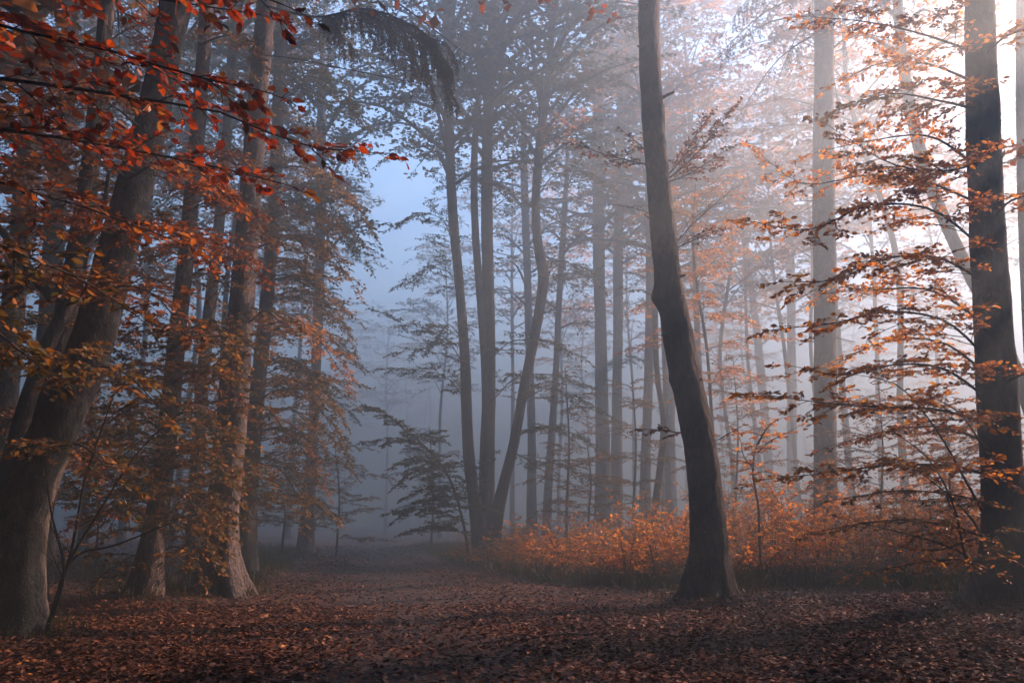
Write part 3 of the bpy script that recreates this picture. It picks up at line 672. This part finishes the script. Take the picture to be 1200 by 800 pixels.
bough(tS, [up(966, -40, 23), up(930, -22, 22.4), up(890, -8, 22), up(868, 8, 21.8), up(856, 28, 21.7)], r0=.02, hang=.75, space=.05, dens=70, needle=.06, wn=.02)
Lb(tG, [(305, 65, 14.4), (340, 68, 13.6), (400, 80, 12.9), (460, 92, 12.4), (528, 104, 12)], .014, 'orange', twig=.25, space=.5, leaf=.06, lsp=.12, keep=.12)

def conifer_crown(t, z0, z1, n, length, seed=0):
    root, base, P, rad = t; mw = MB(); r_ = np.random.default_rng(seed)
    ml = MB()
    for i in range(n):
        f = i / n; z = z0 + (z1 - z0) * f; b = np.array([np.interp(z, P[:, 2], P[:, k]) for k in range(3)])
        az = i * 2.399 + r_.uniform(-.3, .3); L_ = length * (1 - .8 * f) * r_.uniform(.8, 1.1)
        d = np.array([math.cos(az), math.sin(az), 0])
        drape(mw, ml, [b, b + d * L_ * .5 - Z * L_ * .06, b + d * L_ * .85 - Z * L_ * .3, b + d * L_ - Z * L_ * .42], .03, hang=.6, space=.16, needle=.12, dens=22, n=8, wn=.03)
    ob = ml.build('crown', [M['needle']], root, base)
    mw.build('crown_limb', [M['twig']], root, base)
conifer_crown(tG, 11.5, 23.6, 46, 3.6, 7)
conifer_crown(tS, 15.5, 26.6, 70, 3.6, 22)
# dead stubs on the pale grey trunk
mw = MB()
for (x0, y0, x1, y1) in [(956, 78, 938, 74), (956, 92, 936, 90), (956, 70, 928, 62), (954, 104, 934, 108), (955, 128, 884, 148), (980, 92, 996, 88), (956, 217, 884, 216), (956, 236, 918, 238),
                         (956, 240, 925, 258), (980, 236, 1000, 234), (954, 340, 922, 356), (980, 340, 1000, 338), (956, 175, 924, 192), (980, 395, 1002, 400), (980, 180, 1006, 196), (954, 400, 930, 402), (980, 60, 1000, 52), (955, 40, 925, 44), (955, 290, 934, 296)]:
    a = up(x0, y0, 22.9); b = up(x1, y1, 22.6 + rng.uniform(-.6, .6)); m_ = (a + b) / 2 + Z * rng.uniform(-.04, .06)
    tubes(mw, spline(np.array([a + (a - b) * .1, m_, b]), 6), np.linspace(.016, .004, 6), 4, 0)
mw.build('dead_twig', M['twig'], tS[0], tS[1])['kind'] = 'stuff'

# ------------------------------------------------------------------ tiers on the central trunks, and saplings
KK = dict(twig=1.05, space=.13, leaf=.1, lsp=.05, tilt=.55, start=.05, leafs='green', subs=8)
for t, pts in ((tK, [(545, 430, 28), (520, 395, 27.6), (485, 385, 27.2), (450, 368, 27)]), (tK, [(547, 470, 28), (520, 440, 27.6), (490, 434, 27.2), (456, 432, 27)]),
               (tK, [(543, 400, 28), (525, 380, 27.2), (505, 405, 26.8), (470, 412, 26.5)]), (tK, [(535, 300, 28), (515, 255, 27.4), (490, 250, 27), (465, 262, 26.8)]),
               (tK, [(530, 220, 28), (510, 180, 27.4), (480, 170, 27), (452, 185, 26.8)]), (tK, [(530, 230, 28), (550, 205, 27.2), (565, 205, 27), (590, 225, 26.6)]),
               (tK, [(527, 140, 28), (505, 110, 27.4), (480, 112, 27), (458, 128, 26.8)]), (tK, [(540, 340, 28), (515, 310, 27.8), (490, 322, 27.4), (470, 332, 27)]),
               (tL, [(576, 470, 29), (610, 440, 28), (640, 438, 27.6), (690, 452, 27)]), (tL, [(576, 420, 29), (600, 400, 28), (640, 400, 27.6), (680, 418, 27)]),
               (tM, [(612, 470, 27.5), (640, 455, 27), (665, 460, 26.6), (700, 478, 26.2)]), (tM, [(606, 510, 27.5), (640, 500, 27), (665, 505, 26.6), (695, 520, 26.2)]),
               (tM, [(634, 330, 27.5), (655, 310, 27), (680, 312, 26.6), (700, 330, 26.2)]), (tM, [(630, 230, 27.5), (650, 205, 27), (680, 200, 26.6), (710, 215, 26.2)]),
               (tM, [(600, 530, 27.5), (630, 540, 27), (660, 545, 26.6), (690, 560, 26.2)]), (tN, [(705, 440, 44), (735, 420, 43), (770, 430, 42.4)]),
               (tN, [(703, 340, 44), (680, 320, 43), (655, 325, 42.4), (640, 340, 42)]), (tO, [(724, 480, 46), (745, 470, 45), (775, 482, 44)]),
               (tM, [(640, 120, 27.5), (665, 90, 27), (700, 85, 26.6), (735, 100, 26.2)]), (tL, [(571, 250, 29), (600, 230, 28.6), (625, 240, 28.2), (650, 255, 28)])):
    Lb(t, pts, .022, **KK)
Lb(tM, [(632, 180, 27.5), (660, 150, 27), (672, 138, 26.8), (690, 132, 26.6)], .016, **{**KK, 'leafs': 'orange', 'keep': .6})

def sapling(label, pts, Y, H, leafs, tiers, length, z0, seed=0, cat='young tree', name='young_beech', bark='twig', leaf=.08, extra=(), group=None, **k):
    P, rad = px_trunk(pts, Y, H, seed=seed, ywob=.1); rad = rad * .5
    base = np.array([P[0, 0], P[0, 1], float(gz(P[0, 0], P[0, 1]))]); root = thing(name, base, label, cat, group)
    mb, PP, rr = trunk_mesh(P, rad, M[bark], 8, 40, .02, .3, seed); mb.build('stem', M['dark'], root, base)
    mw, ml = MB(), MB(); kk = dict(twig=.7, space=.11, lsp=.045, tilt=.55, start=.05, n=8, subs=7); kk.update(k)
    for p3, r0 in crown_limbs(PP, rr, z0, PP[-1, 2] - .05, tiers, length, seed, (0, 22)):
        L_ = np.linalg.norm(p3[2] - p3[0]); limb(mw, ml, p3, .012, .003, leaf=leaf, wm=0, lm=0, **kk)
    for pp in extra: limb(mw, ml, np.array([up(*q) for q in pp]), .014, .003, leaf=leaf, wm=0, lm=0, **kk)
    b = mw.build('branchwork', M['twig'], root, base); ml.build('foliage', M[leafs], root, base)
    return root, base, PP, rr
# left of the clump, at the path's end
s1 = sapling('grey young beech leaning out over the misty path end with flat leafy tiers', [(548, 640, 7), (540, 600, 6), (524, 555, 5), (500, 525, 4), (470, 500, 3), (444, 478, 2)], 25.5, 1, 'green', 5, .9, 1.0, 41, leaf=.1, space=.08, lsp=.035,
    extra=[[(545, 612, 25.5), (520, 600, 25), (490, 596, 24.6), (460, 600, 24.2)], [(540, 590, 25.5), (525, 575, 25), (500, 572, 24.6), (480, 580, 24.4)],
           [(530, 565, 25.5), (510, 545, 25), (485, 540, 24.6), (466, 545, 24.2)], [(520, 548, 25.5), (490, 520, 25), (462, 515, 24.8), (434, 516, 24.4)], [(500, 525, 25), (480, 505, 24.8), (462, 492, 24.6), (440, 480, 24.5)], [(545, 625, 25.5), (525, 618, 25), (500, 616, 24.6), (478, 622, 24.4)], [(540, 600, 25.5), (515, 585, 25.2), (490, 590, 25), (468, 605, 24.8)], [(520, 550, 25.5), (500, 548, 25.3), (480, 556, 25), (468, 565, 24.9)],
           [(545, 600, 25.5), (555, 570, 25), (560, 550, 24.8), (575, 535, 24.6)]])
for i, (lab, px, py, Y, hy, wd, lf, nt_, ln) in enumerate([
    ('hazy young beech in tiers between the snaking trunk and the close pair of straight trunks', 664, 606, 29, 430, 7, 'brown', 16, 1.7),
    ('thin olive young beech just right of the close pair of straight trunks', 742, 600, 27, 440, 6, 'olive', 14, 1.5),
    ('hazy low young beech left of the dark curved trunk, above the orange bushes', 690, 606, 25, 520, 5, 'olive', 10, 1.2),
    ('pink hazed young beech right of the dark curved trunk', 862, 590, 27, 420, 6, 'brown', 16, 1.9),
    ('young beech with dull leaves filling the gap beside the lone blue grey trunk', 395, 640, 31, 520, 6, 'olive', 14, 2.0),
    ('low yellowish young beech beneath the lone blue grey trunk', 330, 640, 29, 560, 6, 'olive', 12, 1.8),
    ('dim young beech in the dark wood left of the half hidden beech', 110, 660, 17, 480, 6, 'olive', 16, 1.5),
    ('dim young beech between the half hidden beech and the rough barked trunk', 225, 660, 18, 470, 6, 'olive', 16, 1.4),
    ('young beech glowing orange behind the big dark trunk at the right edge', 1110, 640, 17, 470, 6, 'orange', 18, 1.7),
    ('young beech with dull brown tiers right of the pale grey trunk', 1030, 610, 21, 440, 6, 'brown', 16, 1.8),
    ('faint young beech in the mist to the right of the path end', 505, 640, 38, 500, 6, 'green', 12, 2.0)]):
    top = up(px, hy, Y)
    sapling(lab, [(px, py, wd), (px + 3, (py + hy) / 2, wd * .7), (px - 2, hy, wd * .3)], Y, 1, lf, nt_, ln, 1.0 if i != 4 else .6, 50 + i)
# the glowing orange tree behind the dark curved trunk
sapling('bright orange young beech glowing in the mist behind the dark curved trunk', [(842, 595, 9), (836, 500, 8), (828, 400, 7), (818, 340, 6), (812, 280, 4), (815, 215, 2)], 24, 1, 'orange', 20, 2.3, 4.2, 71, leaf=.085, twig=.7,
        extra=[[(818, 330, 24), (840, 300, 23.4), (858, 270, 23.2), (872, 225, 23)], [(812, 260, 24), (830, 230, 23.6), (845, 215, 23.4), (860, 205, 23)]])
# the sapling with a crown of bright leaves among the bushes
sapling('slender sapling lifting a tuft of bright orange leaves out of the bushes', [(892, 640, 6), (890, 590, 5), (884, 550, 4), (889, 520, 3), (905, 495, 2)], 15.5, 1, 'orange', 5, .45, 1.9, 72, leaf=.085, hi=True, twig=.3,
        extra=[[(884, 550, 15.5), (870, 530, 15.2), (868, 515, 15.1), (862, 505, 15)], [(888, 530, 15.5), (905, 515, 15.2), (920, 508, 15), (935, 500, 14.9)], [(889, 520, 15.5), (900, 500, 15.3), (910, 492, 15.2), (925, 488, 15.1)]])
# bare twiggy shoots beside the leaning beech
def shoots(label, base_px, Y, lines, leafs='olive', keep=.2):
    b = up(base_px[0], base_px[1], Y); b[2] = float(gz(b[0], b[1])); root = thing('sapling', b, label, 'sapling')
    for ln in lines:
        mw, ml = MB(), MB(); P = np.array([b - Z * .05] + [up(*q) for q in ln])
        limb(mw, ml, P, .022, .004, start=.3, twig=.5, space=.2, leaf=.07, lsp=.07, hi=True, wm=0, lm=0, keep=keep, angle=38, lift=.35, droop=0)
        s = mw.build('stem', M['twig'], root, b); ml.build('foliage', M[leafs], s, b)
shoots('nearly bare dark sapling beside the thick leaning beech, its twigs spreading right', (56, 712), 9.2,
       [[(85, 650, 9.1), (110, 610, 9), (140, 560, 8.9), (170, 520, 8.7), (215, 480, 8.5)], [(75, 670, 9.1), (60, 600, 9), (52, 540, 8.9)], [(90, 650, 9.2), (130, 640, 9), (170, 625, 8.8), (205, 610, 8.6)],
        [(85, 640, 9.1), (100, 560, 9), (120, 500, 8.8), (145, 430, 8.6)]], keep=.25)
shoots('arching thin sapling rising left of the big dark trunk at the right edge', (1150, 690), 11.4,
       [[(1128, 640, 11.2), (1120, 600, 11), (1090, 540, 10.8), (1040, 500, 10.6)], [(1140, 660, 11.3), (1110, 640, 11), (1060, 625, 10.8), (1000, 610, 10.6)]], 'orange', .7)

# ------------------------------------------------------------------ undergrowth: one tangled mass
mw, ml = MB(), MB(); mt = MB()
def shrub_at(x, y, h, spread, nst, leaf, ml_, mw_, lsp=.05):
    z = float(gz(x, y))
    for i in range(nst):
        az = rng.uniform(0, 6.28); d = np.array([math.cos(az), math.sin(az), 0]); hh = h * rng.uniform(.6, 1.05); s = spread * rng.uniform(.3, 1)
        b = np.array([x, y, z]) + d * rng.uniform(0, .15)
        limb(mw_, ml_, np.array([b, b + d * s * .35 + Z * hh * .6, b + d * s + Z * hh]), .012, .003, start=.22, twig=.42, space=.11, leaf=leaf, lsp=lsp,
             sub=True, subs=3, wm=0, lm=0, n=5, sides=3, tilt=.6, lift=.05, tint=rng.uniform(.35, .95), angle=62, droop=.3)
edge = [(545, 29), (565, 25.5), (600, 21.5), (650, 19), (720, 17.3), (800, 16.4), (900, 15.8), (1000, 15.2), (1100, 14.4), (1250, 13.6)]
ex, ey = zip(*edge)
tops = [(545, 640), (570, 618), (600, 606), (650, 604), (700, 600), (760, 590), (800, 586), (860, 572), (900, 562), (960, 566), (1050, 566), (1130, 566), (1250, 560)]
tx, ty = zip(*tops)
for row, dy in enumerate((0, 1.3, 2.8, 4.6, 7)):
    x = 552 + row * 4
    while x < 1250:
        Y = np.interp(x, ex, ey) + dy + rng.uniform(-.5, .5)
        X = up(x, 600, Y)[0]
        tp = up(x, np.interp(x, tx, ty) + (24 if row == 0 else 8 if row == 1 else 0) + rng.uniform(-6, 14), Y)[2]
        h = max(.5, tp - float(gz(X, Y)))
        shrub_at(X, Y, h * (1 + .16 * math.sin(X * 1.9 + Y) + .12 * math.sin(X * 4.3 + 2 * Y)), .95, 7, .085, ml, mw)
        x += (.62 if row < 2 else .9) / pxm(x, 600, Y)
x = 560
mo = MB()
while x < 1250:
    Y = np.interp(x, ex, ey) - .55 + rng.uniform(-.35, .35); X = up(x, 600, Y)[0]
    shrub_at(X, Y, rng.uniform(.3, .8), .6, 5, .07, mo, mw); x += .55 / pxm(x, 600, Y)
tag(mo.build('undergrowth', M['olive']), 'low olive green leaves along the shaded foot of the orange undergrowth', kind='stuff')
o = mw.build('undergrowth_stems', M['twig']); o['kind'] = 'stuff'; o['label'] = 'tangled thin stems of the undergrowth'
o2 = ml.build('undergrowth', M['fern']); tag(o2, 'tangled low undergrowth turning from olive to bright orange along the right of the path', kind='stuff')
# low weeds and grass at the feet of the bushes and on the left verge
mw, ml = MB(), MB()
def tuft(x, y, n, h, ml_):
    p = np.column_stack([x + rng.normal(0, .18, n), y + rng.normal(0, .18, n)]); p = np.column_stack([p, gz(p[:, 0], p[:, 1])])
    D = np.column_stack([rng.normal(0, .45, (n, 2)), np.ones(n)])
    leaves(ml_, p, D, np.column_stack([rng.normal(0, 1, (n, 2)), np.zeros(n)]), h * rng.uniform(.4, 1.1, n), 0, False, width=.09)
    k = n // 2; q = p[:k] + Z * rng.uniform(.03, h * .8, (k, 1)); D = np.column_stack([rng.normal(0, 1, (k, 2)), rng.uniform(-.2, .4, k)])
    leaves(ml_, q, D, Z + rng.normal(0, .4, (k, 3)), rng.uniform(.03, .065, k), 0, False)
for i in range(330):
    x = rng.uniform(520, 1250); Y = np.interp(x, ex, ey) + rng.normal(-.5, .55); X = up(x, 600, Y)[0]
    if X < path_x(Y) + 1.9: continue
    tuft(X, Y, 26, rng.uniform(.2, .45), ml)
for i in range(420):
    Y = rng.uniform(14, 38); X = path_x(Y) - 2.6 - abs(rng.normal(0, 2.2)); tuft(X, Y, 22, rng.uniform(.15, .4), ml)
for i in range(130):
    Y = rng.uniform(26, 42); X = path_x(Y) + rng.uniform(1.8, 5); tuft(X, Y, 24, rng.uniform(.2, .5), ml)
for i in range(90):
    t_ = (tR, tG, tF, tA, tT)[i % 5][1]; a = rng.uniform(0, 6.28); tuft(t_[0] + math.cos(a) * .6, t_[1] + math.sin(a) * .45, 14, .22, ml)
tag(ml.build('ground_cover', M['grass']), 'low weeds and grass along the verges and tree feet', kind='stuff')

# ------------------------------------------------------------------ fallen leaves
ml = MB()
def litter(n, y0, y1, pw, L0, L1, hi):
    Y = y0 + (y1 - y0) * rng.random(n) ** pw; X = rng.uniform(-.72, .72, n) * Y + 0
    d = X - path_x(Y); kp = rng.random(n) < np.where(np.abs(d) < .8 + .25 * np.sin(Y) + rng.normal(0, .25, n), .3, 1); X, Y = X[kp], Y[kp]; n = len(X)
    P = np.column_stack([X, Y, gz(X, Y) + .012 + rng.uniform(0, .03, n)])
    a = rng.uniform(0, 6.28, n); D = np.column_stack([np.cos(a), np.sin(a), rng.normal(0, .22, n)])
    N = Z + rng.normal(0, .32, (n, 3)); t_ = np.clip(rng.beta(2, 2.6, n), 0, 1); t_ = np.where(rng.random(n) < .012, 1., t_)
    leaves(ml, P, D, N, rng.uniform(L0, L1, n), 0, hi, t_)
litter(95000, 4.2, 13, .85, .035, .078, True)
litter(85000, 12, 26, .9, .05, .085, False)
litter(42000, 25, 48, .9, .09, .14, False)
tag(ml.build('fallen_leaves', M['litter']), 'carpet of brown and copper fallen beech leaves', kind='stuff')
mb = MB()
for i in range(260):
    y = 4.5 + 14 * rng.random() ** 1.3; x = rng.uniform(-.7, .7) * y; a = rng.uniform(0, 6.28); ln = rng.uniform(.1, .45)
    p = np.array([[x + math.cos(a) * ln * t_ + rng.normal(0, .012), y + math.sin(a) * ln * t_ + rng.normal(0, .012), 0] for t_ in (0, .33, .66, 1)])
    p[:, 2] = gz(p[:, 0], p[:, 1]) + .03 + rng.uniform(0, .02, 4); r0_ = rng.uniform(.002, .006)
    tubes(mb, p, np.linspace(r0_, r0_ * .5, 4), 4, 0)
tag(mb.build('fallen_twigs', M['twig']), 'thin broken twigs scattered over the leaves', kind='stuff')
# a few dead sticks on the floor
for i, (px, py, ang, ln, lab) in enumerate([(930, 697, 1.9, .5, 'short pale broken stick standing slanted in the leaves before the orange bushes'), (620, 742, .3, .7, 'thin bent stick lying on the leaves at the lower middle'),
                                           (250, 748, -.5, .8, 'thin dark stick lying on the leaves at the lower left')]):
    Yb = (EYE) * F / (py - 612) ; b = up(px, py, Yb); b[2] = float(gz(b[0], b[1])) + .03
    d = np.array([math.cos(ang), .3, .35 if i == 0 else .02]); d /= np.linalg.norm(d); mb = MB()
    pts = spline(np.array([b, b + d * ln * .5 + np.array([0, .03, .02]), b + d * ln]), 10)
    tubes(mb, pts, np.linspace(.02 if i == 0 else .012, .007, 10), 8, 0)
    tubes(mb, spline(np.array([pts[5], pts[5] + np.array([.05, .08, .05]) , pts[5] + np.array([.14, .1, .06])]), 5), np.linspace(.007, .003, 5), 5, 0)
    o = mb.build('fallen_stick', M['dark'], None, b); o.location = b; tag(o, lab, 'stick')

# ------------------------------------------------------------------ unseen beeches added beside and behind the viewer: their crowns shade the foreground
nb = []
def small_shade_beech():
    P = np.array([[0, 0, -.1], [.1, .1, 3], [.3, .2, 7], [.2, .3, 12.5]]); rad = np.array([.2, .15, .1, .03])
    o = thing('beech_tree', (0, 0, 0), 'x', 'tree'); mb, PP, rr = trunk_mesh(P, rad, M['dark'], 12, 40, .03, .4, 690); mb.build('trunk', M['dark'], o)
    crown(PP, rr, 3.2, 12, 40, 4.2, 'brown', (0, 0, 0), o, 691, leaf=.2, twig=1.4, lsp=.1, elev=(0, 25)); return o
for i, (x, y, k) in enumerate([(9.5, 4, 0), (13, 6, 1), (16, 1, 0), (4, -4, 1), (-5, -2.5, 0), (-9.5, 5, 1), (-13, 12, 0), (10, -5, 1), (-2, -9, 0), (5, -12, 1), (-12, -2, 0), (-9, -10, 1), (-18, 18, 0), (14, -10, 0), (-17, 6, 1), (20, -3, 1), (21, 22, 2), (13.5, 12.5, 2)]):
    if k < len(nb): o = copy_tree(nb[k])
    elif k == 2: o = small_shade_beech(); nb.append(o)
    else:
        r_ = np.random.default_rng(600 + i); H = 23; P = np.array([[0, 0, -.1], [.2, .1, 4], [.5, .2, 9], [.3, .6, 15], [.6, .4, H]]); rad = np.array([.3, .24, .2, .15, .03])
        o = thing('beech_tree', (0, 0, 0), 'x', 'tree'); mb, PP, rr = trunk_mesh(P, rad, M['dark'], 14, 50, .03, .4, 600 + i); mb.build('trunk', M['dark'], o)
        crown(PP, rr, 4.0, H - .5, 80, 6.5, 'brown', (0, 0, 0), o, 610 + i, leaf=.42, twig=1.8, lsp=.15); nb.append(o)
    o.location = (x, y, float(gz(x, y))); o.rotation_euler = (0, 0, i * 1.3)
    o['label'] = 'unseen beech added beside the viewer, its dense crown shading the near ground and mist'; o['group'] = 'added shade beeches around the viewer'

# ------------------------------------------------------------------ trees further off
protos = []
for i in range(6):
    r_ = np.random.default_rng(200 + i)
    H = r_.uniform(23, 28); bend = r_.uniform(-.8, .8, 2)
    P = np.array([[0, 0, -.1], [bend[0] * .3, 0, 4], [bend[0], bend[1] * .5, 10], [bend[1], bend[0], 17], [bend[0] * 1.2, bend[1], H]])
    rad = np.array([.20, .15, .13, .10, .03]) * r_.uniform(.75, 1.15)
    root = thing('beech_tree', (0, 0, 0), 'x', 'tree'); mb, PP, rr = trunk_mesh(P, rad, M['dark'], 12, 50, .03, .4, 300 + i); mb.build('trunk', M['dark'], root)
    crown(PP, rr, r_.uniform(11.5, 14.5), H - .5, 30, 5.5, ['green', 'brown', 'green', 'orange', 'green', 'brown'][i], (0, 0, 0), root, 400 + i, leaf=.28, twig=1.6, lsp=.16, keep=.9)
    protos.append(root)
spots = []
# (photo x, distance, prototype, turn)
for (px, Y, k) in [(20, 34, 1), (100, 30, 0), (145, 40, 2), (205, 40, 0), (250, 34, 5), (338, 60, 2), (290, 55, 1), (452, 92, 2), (400, 105, 4), (515, 64, 4), (600, 62, 1), (655, 66, 3),
                   (690, 85, 2), (745, 70, 5), (805, 75, 3), (850, 90, 1), (885, 75, 5), (1000, 62, 5), (1035, 50, 3), (1120, 55, 5), (1170, 44, 3), (60, 52, 5), (1020, 90, 0), (786, 40, 3), (968, 44, 5), (893, 54, 3), (828, 42, 1), (862, 47, 5), (938, 50, 3), (1000, 41, 1), (1062, 31, 5), (1290, 44, 5), (1370, 52, 5), (1120, 74, 3)]:
    spots.append((px, Y, k))
spots.sort()
ORD = ['first', 'second', 'third', 'fourth', 'fifth', 'sixth', 'seventh', 'eighth', 'ninth', 'tenth', 'eleventh', 'twelfth']
for i, (px, Y, k) in enumerate(spots):
    src = protos[k]; used = [s for s in spots[:i] if s[2] == k]
    o = src if not used else copy_tree(src)
    x = up(px, 600, Y)[0]; o.location = (x, Y, float(gz(x, Y))); o.rotation_euler = (0, 0, (i * 1.7) % 6.28); sc = .9 + .25 * ((i * 37) % 10) / 10; o.scale = (sc, sc, sc)
    zi = sum(px >= z for z in (160, 300, 560, 700, 835, 967, 1160))
    zone = ['behind the thick leaning beech', 'behind the rough barked trunk', 'over the path end', 'behind the snaking trunk', 'behind the close pair of trunks',
            'right of the dark curved trunk', 'right of the pale grey trunk', ''][zi]
    mates = sorted(s for s in spots if sum(s[0] >= z for z in (160, 300, 560, 700, 835, 967, 1160)) == zi)
    if zi < 7: o['label'] = f"faint far beech {zone}, {ORD[mates.index((px, Y, k))]} of {len(mates)} from the left"
    else: o['label'] = 'unseen far beech beyond the right edge of the picture, shading the mist'  # outermost ones added out of view to shade the right-hand mist
    o['group'] = 'faint beeches in the misty background'
# unseen wood added beside and behind the viewer to block low skylight, one mass
mw = MB()
for i in range(110):
    a = R(rng.uniform(72, 318)); d = rng.uniform(17, 42); x, y = math.sin(a) * d, math.cos(a) * d
    H = rng.uniform(18, 27); b = np.array([x, y, float(gz(x, y)) - .3])
    tubes(mw, spline(np.array([b, b + np.array([rng.normal(0, .5), 0, H * .5]), b + np.array([rng.normal(0, 1), 0, H])]), 8), np.linspace(.26, .05, 8), 7, 0)
    m_ = 1300; zz = rng.uniform(.01, 1, m_) * H; q = rng.uniform(0, 6.28, m_); rr = rng.uniform(.3, 4.5, m_)
    leaves(mw, b + np.column_stack([np.cos(q) * rr, np.sin(q) * rr, zz]), rng.normal(0, 1, (m_, 3)), rng.normal(0, 1, (m_, 3)), rng.uniform(.35, .6, m_), 1, False)
tag(mw.build('shade_wood', [M['dark'], M['brown']]), 'dense unseen wood added around the viewer to block low skylight', kind='stuff')
# the wood beyond, one mass
mw, ml = MB(), MB()
for i in range(60):
    Y = rng.uniform(100, 190); x = rng.uniform(-.75, .75) * Y; H = rng.uniform(22, 30); b = np.array([x, Y, float(gz(x, Y)) - .3])
    P = spline(np.array([b, b + np.array([rng.normal(0, .5), 0, H * .5]), b + np.array([rng.normal(0, 1), 0, H])]), 8)
    tubes(mw, P, np.linspace(.28, .05, 8), 7, 0)
    m_ = 500; zz = rng.uniform(.05 if i % 3 == 0 else .4, 1, m_) * H; a = rng.uniform(0, 6.28, m_); rr = rng.uniform(.5, 5.5, m_) * np.sin(np.pi * np.clip(zz / H * .75 + .22, 0, 1))
    p = b + np.column_stack([np.cos(a) * rr, np.sin(a) * rr, zz]); leaves(mw, p, rng.normal(0, 1, (m_, 3)), Z + rng.normal(0, .4, (m_, 3)), rng.uniform(.25, .5, m_), 1, False)
tag(mw.build('distant_wood', [M['dark'], M['green']]), 'far wood lost in the mist', kind='stuff')

# ------------------------------------------------------------------ the mist
bpy.ops.mesh.primitive_cube_add(size=1, location=(0, 60, 14.7)); hz = bpy.context.object; hz.name = 'haze'; hz.scale = (420, 380, 33.6)
tag(hz, 'pale morning mist filling the wood', kind='stuff')
m, t, out = newmat('haze'); pv = t.nodes.new('ShaderNodeVolumePrincipled')
pv.inputs['Color'].default_value = (.66, .92, 1, 1); pv.inputs['Density'].default_value = HAZE; pv.inputs['Anisotropy'].default_value = .67
t.links.new(pv.outputs[0], out.inputs['Volume']); hz.data.materials.append(m)
